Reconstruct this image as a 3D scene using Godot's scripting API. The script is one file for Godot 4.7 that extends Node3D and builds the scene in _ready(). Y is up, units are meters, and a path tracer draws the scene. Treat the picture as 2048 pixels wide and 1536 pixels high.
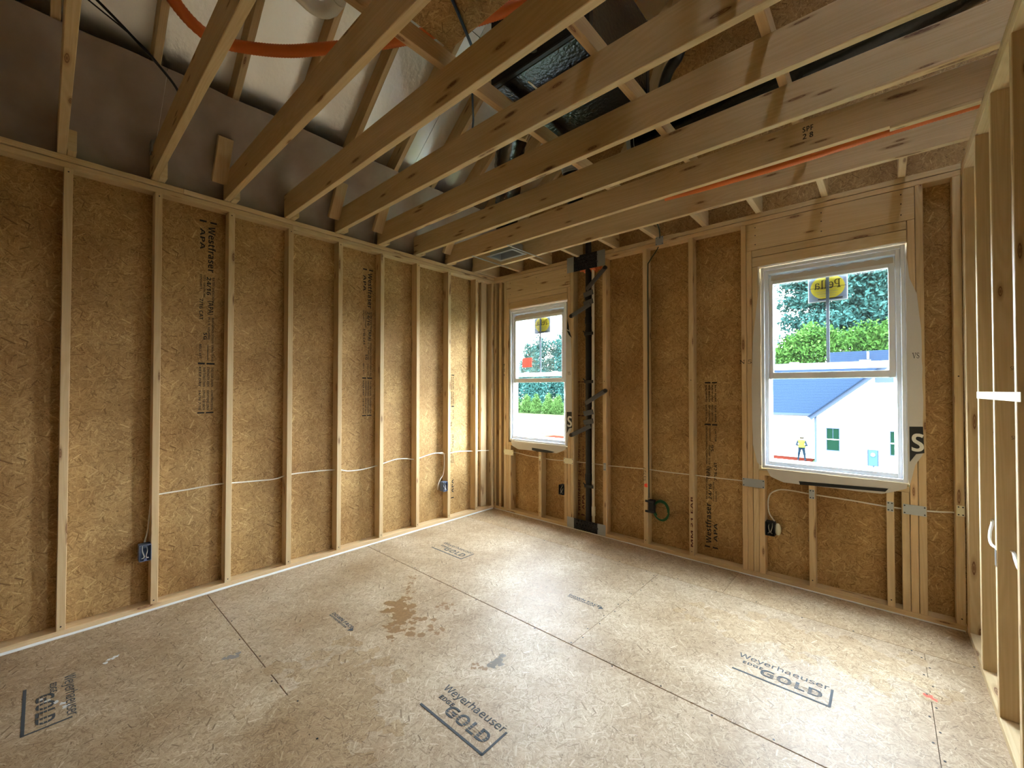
extends Node3D

# A bare framed upper-floor room: two windows, stud walls, joists, attic above, houses and trees outside.

const SKY_ENERGY := 26.0
const EXPOSURE := 2.6
const TOP := 2.772      # top of the wall plates
const JOIST_TOP := 2.956
const PITCH := 0.8      # roof rise per metre
const GROUND := -3.5

var rng := RandomNumberGenerator.new()
var M := {}
var taken := {}
var font_plain: SystemFont
var font_bold: SystemFont
var font_serif: SystemFont


func _ready() -> void:
	rng.seed = 7
	set_camera_and_light()
	make_materials()
	build_floor()
	build_wall_left()
	build_wall_back()
	build_wall_right()
	build_outer_shell()
	build_windows()
	build_ceiling()
	build_roof()
	build_wrap_and_tape()
	build_electrical()
	build_plumbing()
	build_attic_things()
	build_floor_marks()
	build_outdoors()


func set_camera_and_light() -> void:
	var cam := Camera3D.new()
	cam.name = "camera"
	cam.fov = 2.0 * rad_to_deg(atan(768.0 / 836.62))
	cam.near = 0.05
	cam.far = 400.0
	cam.position = Vector3(3.5204, 1.4126, 3.6166)
	cam.rotation_order = EULER_ORDER_YXZ
	cam.rotation = Vector3(deg_to_rad(0.85736), deg_to_rad(41.73707), deg_to_rad(0.08637))
	add_child(cam)
	cam.current = true
	var e := Environment.new()
	e.background_mode = Environment.BG_SKY
	var sm := ProceduralSkyMaterial.new()
	sm.sky_top_color = Color(0.87, 0.94, 1.0)
	sm.sky_horizon_color = Color(0.95, 0.98, 1.0)
	sm.ground_bottom_color = Color(0.5, 0.5, 0.46)
	sm.ground_horizon_color = Color(0.6, 0.6, 0.56)
	sm.sky_curve = 0.2
	var sky := Sky.new()
	sky.sky_material = sm
	e.sky = sky
	e.background_energy_multiplier = SKY_ENERGY
	e.tonemap_mode = Environment.TONE_MAPPER_LINEAR
	e.tonemap_exposure = EXPOSURE
	e.sdfgi_enabled = true
	e.ssao_enabled = true
	e.ssil_enabled = true
	var we := WorldEnvironment.new()
	we.name = "world_environment"
	we.environment = e
	add_child(we)


# ---------------------------------------------------------------- helpers

func numbered(called: String) -> String:
	if not taken.has(called):
		taken[called] = 0
		return called
	taken[called] += 1
	return "%s_%03d" % [called, taken[called]]


func thing(called: String, label: String, category: String, at := Vector3.ZERO, group := "") -> Node3D:
	var o := Node3D.new()
	o.name = numbered(called)
	add_child(o)
	o.position = at
	o.set_meta("label", label)
	o.set_meta("category", category)
	if group != "":
		o.set_meta("group", group)
	return o


func structure(called: String, at := Vector3.ZERO) -> Node3D:
	var o := Node3D.new()
	o.name = numbered(called)
	add_child(o)
	o.position = at
	o.set_meta("kind", "structure")
	return o


func part(parent: Node3D, called: String, mesh: Mesh, mat: Material, at := Vector3.ZERO, turn := Basis.IDENTITY) -> MeshInstance3D:
	var o := MeshInstance3D.new()
	o.name = called
	o.mesh = mesh
	o.material_override = mat
	o.transform = Transform3D(turn, at)
	parent.add_child(o, true)
	return o


# a top-level thing that is one mesh
func solid(called: String, label: String, category: String, mesh: Mesh, mat: Material, at := Vector3.ZERO, turn := Basis.IDENTITY, group := "") -> MeshInstance3D:
	var o := MeshInstance3D.new()
	o.name = numbered(called)
	o.mesh = mesh
	o.material_override = mat
	o.transform = Transform3D(turn, at)
	add_child(o)
	o.set_meta("label", label)
	o.set_meta("category", category)
	if group != "":
		o.set_meta("group", group)
	return o


func tri(st: SurfaceTool, a: Vector3, b: Vector3, c: Vector3, n: Vector3, ua := Vector2.ZERO, ub := Vector2.ZERO, uc := Vector2.ZERO) -> void:
	st.set_normal(n)
	if (b - a).cross(c - a).dot(n) > 0.0:
		st.set_uv(ua); st.add_vertex(a)
		st.set_uv(uc); st.add_vertex(c)
		st.set_uv(ub); st.add_vertex(b)
	else:
		st.set_uv(ua); st.add_vertex(a)
		st.set_uv(ub); st.add_vertex(b)
		st.set_uv(uc); st.add_vertex(c)


func quad(st: SurfaceTool, a: Vector3, b: Vector3, c: Vector3, d: Vector3, n: Vector3, ua := Vector2.ZERO, ub := Vector2.ZERO, uc := Vector2.ZERO, ud := Vector2.ZERO) -> void:
	tri(st, a, b, c, n, ua, ub, uc)
	tri(st, a, c, d, n, ua, uc, ud)


func started() -> SurfaceTool:
	var st := SurfaceTool.new()
	st.begin(Mesh.PRIMITIVE_TRIANGLES)
	return st


# a board centred on the origin with eased edges; grain runs along its longest side
func add_board(st: SurfaceTool, size: Vector3, at := Vector3.ZERO, ease_edge := 0.0025, off := Vector2.ZERO, turn := Basis.IDENTITY) -> void:
	var ax := size.max_axis_index()
	var a := (ax + 1) % 3
	var b := (ax + 2) % 3
	var hx := size[a] * 0.5
	var hy := size[b] * 0.5
	var c := minf(ease_edge, 0.25 * minf(size[a], size[b]))
	var ring := [Vector2(hx, -hy + c), Vector2(hx, hy - c), Vector2(hx - c, hy), Vector2(-hx + c, hy), Vector2(-hx, hy - c), Vector2(-hx, -hy + c), Vector2(-hx + c, -hy), Vector2(hx - c, -hy)]
	var half := size[ax] * 0.5
	var run := 0.0
	for i in 8:
		var p: Vector2 = ring[i]
		var q: Vector2 = ring[(i + 1) % 8]
		var n2 := Vector2(q.y - p.y, p.x - q.x).normalized()
		var n := Vector3.ZERO
		n[a] = n2.x
		n[b] = n2.y
		var v := [Vector3.ZERO, Vector3.ZERO, Vector3.ZERO, Vector3.ZERO]
		for k in 4:
			var w := Vector3.ZERO
			var s: Vector2 = p if k == 0 or k == 3 else q
			w[a] = s.x
			w[b] = s.y
			w[ax] = -half if k < 2 else half
			v[k] = at + turn * w
		var nxt := run + p.distance_to(q)
		quad(st, v[0], v[1], v[2], v[3], turn * n, off + Vector2(run, 0), off + Vector2(nxt, 0), off + Vector2(nxt, half * 2.0), off + Vector2(run, half * 2.0))
		run = nxt
	for s in [-1.0, 1.0]:
		var n := Vector3.ZERO
		n[ax] = s
		for i in range(1, 7):
			var w := []
			var uv := []
			for k in [0, i, i + 1]:
				var e := Vector3.ZERO
				e[a] = ring[k].x
				e[b] = ring[k].y
				e[ax] = half * s
				w.append(at + turn * e)
				uv.append(off + Vector2(ring[k].x * 0.6, ring[k].y * 0.02))
			tri(st, w[0], w[1], w[2], turn * n, uv[0], uv[1], uv[2])


func board_mesh(size: Vector3, ease_edge := 0.0025) -> ArrayMesh:
	var st := started()
	var l := size[size.max_axis_index()]
	add_board(st, size, Vector3.ZERO, ease_edge, Vector2(rng.randf(), rng.randf() * maxf(0.0, 4.15 - l)))
	return st.commit()


# a piece of lumber between two corners
func lumber(parent: Node3D, called: String, lo: Vector3, hi: Vector3, kind := "") -> MeshInstance3D:
	var size := (hi - lo).abs()
	var mat: Material = M["wood%d" % rng.randi_range(0, 3)] if kind == "" else M[kind]
	return part(parent, called, board_mesh(size), mat, (lo + hi) * 0.5)


func slab(parent: Node3D, called: String, lo: Vector3, hi: Vector3, mat: Material, ease_edge := 0.001) -> MeshInstance3D:
	return part(parent, called, board_mesh((hi - lo).abs(), ease_edge), mat, (lo + hi) * 0.5)


# a tube along points; radii may be one number or one for each point
func add_tube(st: SurfaceTool, pts: Array, radii, sides := 10, caps := true) -> void:
	var rings := []
	var up := Vector3.UP
	var walked := 0.0
	for i in pts.size():
		var d: Vector3 = (pts[mini(i + 1, pts.size() - 1)] - pts[maxi(i - 1, 0)]).normalized()
		if absf(d.dot(up)) > 0.95:
			up = Vector3.RIGHT if absf(d.x) < 0.9 else Vector3.FORWARD
		var s := d.cross(up).normalized()
		up = s.cross(d).normalized()
		var r: float = radii if radii is float else radii[i]
		if i > 0:
			walked += pts[i].distance_to(pts[i - 1])
		var ring := []
		for k in sides:
			var ang := TAU * k / sides
			var n := s * cos(ang) + up * sin(ang)
			ring.append([pts[i] + n * r, n, Vector2(float(k) / sides, walked)])
		rings.append(ring)
	for i in pts.size() - 1:
		for k in sides:
			var k2 := (k + 1) % sides
			var q := [rings[i][k], rings[i][k2], rings[i + 1][k2], rings[i + 1][k]]
			var mid: Vector3 = q[0][1] + q[1][1]
			for t in [[0, 1, 2], [0, 2, 3]]:
				var o: Array = t
				if (q[t[1]][0] - q[t[0]][0]).cross(q[t[2]][0] - q[t[0]][0]).dot(mid) > 0.0:
					o = [t[0], t[2], t[1]]
				for j in o:
					st.set_normal(q[j][1])
					st.set_uv(q[j][2])
					st.add_vertex(q[j][0])
	if caps:
		for e in [[0, -1.0], [pts.size() - 1, 1.0]]:
			var ring: Array = rings[e[0]]
			var n: Vector3 = (pts[1] - pts[0]).normalized() * -1.0 if e[0] == 0 else (pts[-1] - pts[-2]).normalized()
			for k in range(1, sides - 1):
				tri(st, ring[0][0], ring[k][0], ring[k + 1][0], n)


func tube_mesh(pts: Array, radii, sides := 10, caps := true) -> ArrayMesh:
	var st := started()
	add_tube(st, pts, radii, sides, caps)
	return st.commit()


# points along a smooth curve through the given ones
func smooth(pts: Array, each := 6) -> Array:
	var out := []
	for i in pts.size() - 1:
		var a: Vector3 = pts[maxi(i - 1, 0)]
		var b: Vector3 = pts[i]
		var c: Vector3 = pts[i + 1]
		var d: Vector3 = pts[mini(i + 2, pts.size() - 1)]
		for k in each:
			out.append(b.cubic_interpolate(c, a, d, float(k) / each))
	out.append(pts[-1])
	return out


# a flat outline in x and y, made thick along z from 0 to depth
func prism_mesh(outline: PackedVector2Array, depth: float) -> ArrayMesh:
	var st := started()
	add_prism(st, outline, depth)
	return st.commit()


func add_prism(st: SurfaceTool, outline: PackedVector2Array, depth: float, z0 := 0.0) -> void:
	var idx := Geometry2D.triangulate_polygon(outline)
	for i in range(0, idx.size(), 3):
		for f in [[z0 + depth, 1.0], [z0, -1.0]]:
			var v := []
			var uv := []
			for k in 3:
				var p := outline[idx[i + k]]
				v.append(Vector3(p.x, p.y, f[0]))
				uv.append(p)
			tri(st, v[0], v[1], v[2], Vector3(0, 0, signf(depth) * f[1]), uv[0], uv[1], uv[2])
	var area := 0.0
	for i in outline.size():
		var p := outline[i]
		var q := outline[(i + 1) % outline.size()]
		area += p.cross(q)
	for i in outline.size():
		var p := outline[i]
		var q := outline[(i + 1) % outline.size()]
		var n := Vector3(q.y - p.y, p.x - q.x, 0).normalized() * signf(area)
		quad(st, Vector3(p.x, p.y, z0), Vector3(q.x, q.y, z0), Vector3(q.x, q.y, z0 + depth), Vector3(p.x, p.y, z0 + depth), n, p, q, q, p)


# flat lettering: at is the lower left corner, right and up give the writing direction
func lettering(parent: Node3D, words: String, at: Vector3, right: Vector3, up: Vector3, width: float, height: float, mat: Material, font: SystemFont = null) -> void:
	var t := TextMesh.new()
	t.text = words
	t.font = font if font else font_bold
	t.font_size = 32
	t.pixel_size = 0.01
	t.depth = 0.0006
	t.curve_step = 2.0
	var box := t.get_aabb()
	var k := Vector2(width / box.size.x, height / box.size.y)
	var b := Basis(right * k.x, up * k.y, right.cross(up))
	part(parent, "printed_lettering", t, mat, at - b * Vector3(box.position.x, box.position.y, 0.0) + right.cross(up) * 0.0004, b)


# a printed bar or line: flat rectangle
func printed_bar(parent: Node3D, at: Vector3, right: Vector3, up: Vector3, width: float, height: float, mat: Material) -> void:
	var m := BoxMesh.new()
	m.size = Vector3(width, height, 0.0006)
	part(parent, "printed_line", m, mat, at + right * width * 0.5 + up * height * 0.5 + right.cross(up) * 0.0004, Basis(right, up, right.cross(up)))


# ---------------------------------------------------------------- materials

func plain(called: String, r: float, g: float, b: float, rough := 0.7, metal := 0.0) -> StandardMaterial3D:
	var m := StandardMaterial3D.new()
	m.resource_name = called
	m.albedo_color = Color(r, g, b)
	m.roughness = rough
	m.metallic = metal
	M[called] = m
	return m


# tone of overlapping pressed wood strands, tiling
func strands(n: int, count: int, spread: float, seed_at: int) -> PackedFloat32Array:
	var r := RandomNumberGenerator.new()
	r.seed = seed_at
	var t := PackedFloat32Array()
	t.resize(n * n)
	t.fill(0.45)
	for s in count:
		var cx := r.randf() * n
		var cy := r.randf() * n
		var ang := r.randfn(0.0, spread)
		var big := r.randf()
		var l := lerpf(14.0, 100.0, big * big)
		var w := lerpf(2.0, 13.0, big * r.randf_range(0.3, 1.0))
		var tone := clampf(r.randfn(0.52, 0.13), 0.02, 0.98)
		if r.randf() < 0.035:
			tone *= 0.25
			w *= 0.45
			l *= 0.5
		var dx := cos(ang)
		var dy := sin(ang)
		var nl := int(l / 0.8)
		var nw := int(maxf(2.0, w / 0.8))
		for j in nw:
			var v := (float(j) / nw - 0.5) * w
			var row := tone + r.randf_range(-0.09, 0.09)
			if j == nw - 1:
				row -= 0.16
			var ragged := r.randi_range(0, 5)
			for i in range(ragged, nl - ragged):
				var u := i * 0.8 - l * 0.5
				var x := posmod(int(cx + dx * u - dy * v), n)
				var y := posmod(int(cy + dy * u + dx * v), n)
				t[y * n + x] = row
	return t


func ramp_image(t: PackedFloat32Array, n: int, dark: Color, mid: Color, light: Color, blotch: float, seed_at: int) -> ImageTexture:
	var noise := FastNoiseLite.new()
	noise.seed = seed_at
	noise.frequency = 1.0
	var data := PackedByteArray()
	data.resize(n * n * 3)
	for y in n:
		var ay := TAU * y / n
		for x in n:
			var v := t[y * n + x]
			if blotch > 0.0 and (x & 3) == 0:
				pass
			var c := dark.lerp(mid, v * 2.0) if v < 0.5 else mid.lerp(light, v * 2.0 - 1.0)
			var at := (y * n + x) * 3
			data[at] = int(clampf(c.r, 0, 1) * 255.0)
			data[at + 1] = int(clampf(c.g, 0, 1) * 255.0)
			data[at + 2] = int(clampf(c.b, 0, 1) * 255.0)
	return ImageTexture.create_from_image(Image.create_from_data(n, n, false, Image.FORMAT_RGB8, data))


# long grain with knots: u goes round the board (0.6 m), v along it (4.2 m)
func grain_image(w: int, h: int) -> ImageTexture:
	var a := FastNoiseLite.new()
	a.seed = 3
	a.frequency = 1.0
	a.fractal_octaves = 2
	var fine := FastNoiseLite.new()
	fine.seed = 9
	fine.frequency = 1.0
	fine.fractal_octaves = 1
	var r := RandomNumberGenerator.new()
	r.seed = 21
	var knots := []
	for i in 34:
		knots.append([r.randf() * w, r.randf() * h, r.randf_range(3.0, 7.5), r.randf_range(0.8, 1.7)])
	var data := PackedByteArray()
	data.resize(w * h * 3)
	for y in h:
		var vy := float(y) / h * 4.2
		for x in w:
			var ang := TAU * x / w
			var cx := cos(ang)
			var sy := sin(ang)
			var wob := a.get_noise_3d(cx * 0.8, sy * 0.8, vy * 0.55)
			var ringed := 0.5 + 0.5 * sin((float(x) / w * 26.0 + wob * 9.0) * TAU * 0.5)
			var streak := fine.get_noise_3d(cx * 34.0, sy * 34.0, vy * 2.2)
			var tone := 0.5 + 0.20 * (ringed - 0.5) + 0.16 * streak + 0.25 * wob
			var c := Color(0.81, 0.70, 0.54).lerp(Color(0.94, 0.87, 0.74), clampf(tone, 0, 1))
			var at := (y * w + x) * 3
			data[at] = int(c.r * 255.0)
			data[at + 1] = int(c.g * 255.0)
			data[at + 2] = int(c.b * 255.0)
	for k in knots:
		var kr: float = k[2]
		var long: float = k[3]
		for j in range(-40, 41):
			for i in range(-16, 17):
				var d := Vector2(i, j / long * 0.42).length() / kr
				if d > 2.2:
					continue
				var x := posmod(int(k[0]) + i, w)
				var y := clampi(int(k[1]) + j, 0, h - 1)
				var f := 0.0
				if d < 1.0:
					f = 0.62 + 0.2 * sin(d * 9.0)
				else:
					f = 0.3 * (2.2 - d) / 1.2
				var at := (y * w + x) * 3
				data[at] = int(lerpf(data[at], 104.0, f))
				data[at + 1] = int(lerpf(data[at + 1], 62.0, f))
				data[at + 2] = int(lerpf(data[at + 2], 30.0, f))
	return ImageTexture.create_from_image(Image.create_from_data(w, h, false, Image.FORMAT_RGB8, data))


func noise_texture(freq: float, seed_at: int, normal: bool, ramp: Gradient = null, size := 512, octaves := 4) -> NoiseTexture2D:
	var f := FastNoiseLite.new()
	f.seed = seed_at
	f.frequency = freq
	f.fractal_octaves = octaves
	var t := NoiseTexture2D.new()
	t.width = size
	t.height = size
	t.seamless = true
	t.noise = f
	t.as_normal_map = normal
	if normal:
		t.bump_strength = 6.0
	if ramp:
		t.color_ramp = ramp
	return t


func two_tone(a: Color, b: Color) -> Gradient:
	var g := Gradient.new()
	g.set_color(0, a)
	g.set_color(1, b)
	return g


func make_materials() -> void:
	font_plain = SystemFont.new()
	font_plain.font_names = PackedStringArray(["Droid Sans"])
	font_bold = SystemFont.new()
	font_bold.font_names = PackedStringArray(["Droid Sans"])
	font_bold.font_weight = 700
	font_serif = SystemFont.new()
	font_serif.font_names = PackedStringArray(["Droid Serif"])
	font_serif.font_italic = true
	var wall_tone := strands(1024, 8200, 1.4, 5)
	var wall_tex := ramp_image(wall_tone, 1024, Color(0.45, 0.33, 0.17), Color(0.755, 0.625, 0.42), Color(0.93, 0.84, 0.64), 0.0, 1)
	var floor_tex := ramp_image(wall_tone, 1024, Color(0.47, 0.38, 0.27), Color(0.82, 0.74, 0.615), Color(0.98, 0.94, 0.85), 0.0, 2)
	var blotches := noise_texture(0.006, 12, false, two_tone(Color(0.80, 0.74, 0.66), Color(1.0, 1.0, 1.0)), 512, 4)
	for spec in [["osb", wall_tex, Vector3(1.5, 1.5, 1.5), Color(1.0, 0.985, 0.95)], ["osb_floor", floor_tex, Vector3(1.75, 1.75, 1.75), Color(0.94, 0.93, 0.925)], ["osb_floor_tan", floor_tex, Vector3(1.75, 1.75, 1.75), Color(0.94, 0.92, 0.89)], ["osb_damp", floor_tex, Vector3(1.75, 1.75, 1.75), Color(0.90, 0.865, 0.81)]]:
		var m := plain(spec[0], 1, 1, 1, 0.75)
		m.albedo_texture = spec[1]
		m.albedo_color = spec[3]
		m.uv1_triplanar = true
		m.uv1_world_triplanar = true
		m.uv1_triplanar_sharpness = 8.0
		m.uv1_scale = spec[2]
		m.uv2_triplanar = true
		m.uv2_world_triplanar = true
		m.uv2_triplanar_sharpness = 8.0
		m.uv2_scale = Vector3(0.37, 0.37, 0.37)
		m.detail_enabled = true
		m.detail_blend_mode = BaseMaterial3D.BLEND_MODE_MUL
		m.detail_uv_layer = BaseMaterial3D.DETAIL_UV_2
		m.detail_albedo = blotches
	M.osb_floor.roughness = 0.55
	var grain := grain_image(512, 2048)
	var tints := [Color(0.94, 0.92, 0.86), Color(0.91, 0.87, 0.79), Color(0.94, 0.89, 0.81), Color(0.90, 0.87, 0.80)]
	for i in 4:
		var m := plain("wood%d" % i, 1, 1, 1, 0.62)
		m.albedo_texture = grain
		m.albedo_color = tints[i]
		m.uv1_scale = Vector3(1.0 / 0.6, 1.0 / 4.2, 1)
	var foil := plain("foil", 0.93, 0.93, 0.91, 0.36, 0.95)
	foil.normal_enabled = true
	foil.normal_texture = noise_texture(0.03, 4, true)
	foil.normal_scale = 0.25
	foil.uv1_triplanar = true
	foil.uv1_world_triplanar = true
	foil.uv1_scale = Vector3(1.6, 1.6, 1.6)
	var kraft := plain("kraft", 0.66, 0.60, 0.54, 0.5)
	kraft.albedo_texture = noise_texture(0.01, 8, false, two_tone(Color(0.85, 0.84, 0.83), Color(1, 1, 1)))
	kraft.uv1_triplanar = true
	kraft.uv1_world_triplanar = true
	plain("ink", 0.10, 0.09, 0.08, 0.8)
	plain("floor_ink", 0.27, 0.29, 0.30, 0.8)
	plain("pencil", 0.22, 0.19, 0.17, 0.8)
	plain("red_ink", 0.33, 0.11, 0.08, 0.8)
	plain("vinyl", 0.90, 0.92, 0.94, 0.4)
	plain("bar_grey", 0.34, 0.37, 0.41, 0.5)
	plain("drywall", 0.86, 0.84, 0.80, 0.9)
	plain("wrap", 0.80, 0.78, 0.74, 0.55)
	plain("black_tape", 0.045, 0.065, 0.075, 0.5)
	plain("white_print", 0.90, 0.90, 0.86, 0.6)
	plain("galvanised", 0.68, 0.70, 0.71, 0.38, 0.75)
	plain("dark_steel", 0.16, 0.16, 0.17, 0.4, 0.6)
	plain("cream_plate", 0.88, 0.86, 0.74, 0.45, 0.2)
	plain("cable_white", 0.90, 0.88, 0.82, 0.5)
	plain("box_blue", 0.38, 0.43, 0.52, 0.5)
	plain("box_dark", 0.03, 0.035, 0.05, 0.6)
	plain("abs_black", 0.05, 0.05, 0.055, 0.45)
	plain("pvc_white", 0.88, 0.87, 0.83, 0.35)
	plain("foam_grey", 0.36, 0.36, 0.36, 0.8)
	plain("orange_foam", 0.93, 0.53, 0.34, 0.8)
	plain("orange_conduit", 0.80, 0.40, 0.12, 0.5)
	plain("green_hose", 0.05, 0.36, 0.16, 0.45)
	plain("green_cable", 0.16, 0.22, 0.14, 0.5)
	plain("blue_wire", 0.18, 0.27, 0.38, 0.5)
	plain("black_wire", 0.03, 0.03, 0.035, 0.5)
	var film := plain("duct_film", 0.022, 0.024, 0.03, 0.22)
	film.normal_enabled = true
	film.normal_texture = noise_texture(0.02, 15, true)
	film.normal_scale = 0.35
	film.uv1_triplanar = true
	film.uv1_scale = Vector3(3, 3, 3)
	plain("sealant", 0.90, 0.90, 0.88, 0.7)
	var mud := plain("mud", 0.58, 0.44, 0.26, 0.5)
	mud.albedo_texture = noise_texture(0.03, 30, false, two_tone(Color(0.85, 0.82, 0.8), Color(1, 1, 1)), 256)
	mud.uv1_triplanar = true
	mud.uv1_scale = Vector3(5, 5, 5)
	plain("orange_paint", 1.0, 0.36, 0.26, 0.7)
	plain("paint_smear", 0.86, 0.87, 0.86, 0.7)
	plain("grey_scuff", 0.54, 0.51, 0.47, 0.8)
	plain("sticker_grey", 0.55, 0.60, 0.68, 0.6)
	plain("sticker_yellow", 0.93, 0.86, 0.25, 0.6)
	plain("sticker_red", 0.90, 0.26, 0.18, 0.6)
	var glass := plain("glass", 1, 1, 1, 0.02)
	glass.albedo_color = Color(0.25, 0.3, 0.3, 0.03)
	glass.transparency = BaseMaterial3D.TRANSPARENCY_ALPHA
	plain("siding", 0.55, 0.55, 0.56, 0.6)
	plain("house_trim", 0.16, 0.19, 0.24, 0.7)
	var sh := plain("shingle", 0.115, 0.155, 0.21, 0.95)
	sh.albedo_texture = noise_texture(0.12, 40, false, two_tone(Color(0.55, 0.57, 0.6), Color(1, 1, 1)), 512, 2)
	sh.uv1_triplanar = true
	sh.uv1_world_triplanar = true
	sh.uv1_scale = Vector3(0.25, 0.6, 0.25)
	plain("far_glass", 0.04, 0.10, 0.07, 0.5)
	plain("meter_grey", 0.14, 0.21, 0.24, 0.6)
	var lawn := plain("lawn", 0.21, 0.25, 0.17, 0.95)
	lawn.albedo_texture = noise_texture(0.02, 50, false, two_tone(Color(0.80, 0.84, 0.74), Color(1, 1, 0.97)))
	lawn.uv1_triplanar = true
	lawn.uv1_world_triplanar = true
	lawn.uv1_scale = Vector3(0.12, 0.12, 0.12)
	var clay := plain("clay", 0.25, 0.11, 0.085, 0.95)
	clay.albedo_texture = noise_texture(0.05, 51, false, two_tone(Color(0.6, 0.55, 0.5), Color(1, 1, 1)))
	clay.uv1_triplanar = true
	clay.uv1_world_triplanar = true
	clay.uv1_scale = Vector3(0.5, 0.5, 0.5)
	plain("bark", 0.09, 0.12, 0.15, 0.9)
	for f in [["leaf_teal", 0.16, 0.28, 0.265], ["leaf_green", 0.17, 0.27, 0.15], ["leaf_light", 0.19, 0.30, 0.125], ["leaf_hedge", 0.215, 0.305, 0.155]]:
		var m := plain(f[0], f[1], f[2], f[3], 0.7)
		m.backlight_enabled = true
		m.backlight = Color(f[1] * 0.6, f[2] * 0.6, f[3] * 0.5)
		m.vertex_color_use_as_albedo = true
	plain("hi_vis", 0.29, 0.37, 0.10, 0.8)
	plain("helmet", 0.95, 0.95, 0.95, 0.4)
	var body := plain("clothes", 1, 1, 1, 0.85)
	body.vertex_color_use_as_albedo = true
	# rough outdoor surfaces show no gloss
	for k in ["shingle", "lawn", "clay", "bark", "leaf_teal", "leaf_green", "leaf_light", "leaf_hedge", "house_trim", "siding", "meter_grey", "hi_vis", "clothes", "far_glass"]:
		M[k].metallic_specular = 0.0


# ---------------------------------------------------------------- floor

func build_floor() -> void:
	var f := structure("floor")
	# rows of subfloor sheets: z from, z to, joints along x
	var rows := [
		[-0.089, 0.440, [-0.1, 0.70, 2.66, 4.9, 7.0, 8.2]],
		[0.440, 1.646, [-0.1, 2.205, 3.665, 6.1, 8.2]],
		[1.646, 2.846, [-0.1, 1.215, 3.655, 6.1, 8.2]],
		[2.846, 4.05, [-0.1, 2.33, 4.77, 7.2, 8.2]],
		[4.05, 5.25, [-0.1, 1.1, 3.54, 5.98, 8.2]],
		[5.25, 6.35, [-0.1, 2.4, 4.84, 7.2, 8.2]],
	]
	for r in rows:
		for i in r[2].size() - 1:
			var p := slab(f, "subfloor_panel", Vector3(r[2][i] + 0.0012, -0.018, r[0] + 0.0012), Vector3(r[2][i + 1] - 0.0012, 0.0, r[1] - 0.0012), M.osb_floor_tan if r[0] > 2.5 or r[0] < 0.0 else M.osb_floor, 0.0022)
			p.position.y += rng.randf_range(-0.0004, 0.0)
	slab(f, "deck_below", Vector3(-0.1, -0.26, -0.1), Vector3(8.2, -0.03, 6.35), M.osb)
	# nails along the joints
	var nail := CylinderMesh.new()
	nail.top_radius = 0.0045
	nail.bottom_radius = 0.0045
	nail.height = 0.001
	nail.radial_segments = 8
	for i in 46:
		var z: float = [0.44, 1.646, 2.846][i % 3] + (0.014 if i % 2 == 0 else -0.014)
		part(f, "nail", nail, M.dark_steel, Vector3(0.12 + 0.083 * i + rng.randf_range(-0.02, 0.02), 0.0003, z + rng.randf_range(-0.004, 0.004)))
	for i in 12:
		part(f, "nail", nail, M.dark_steel, Vector3(2.205 + (0.013 if i % 2 else -0.013), 0.0003, 0.5 + 0.095 * i))
		part(f, "nail", nail, M.dark_steel, Vector3(3.665 + (0.013 if i % 2 else -0.013), 0.0003, 0.5 + 0.09 * i))


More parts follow.
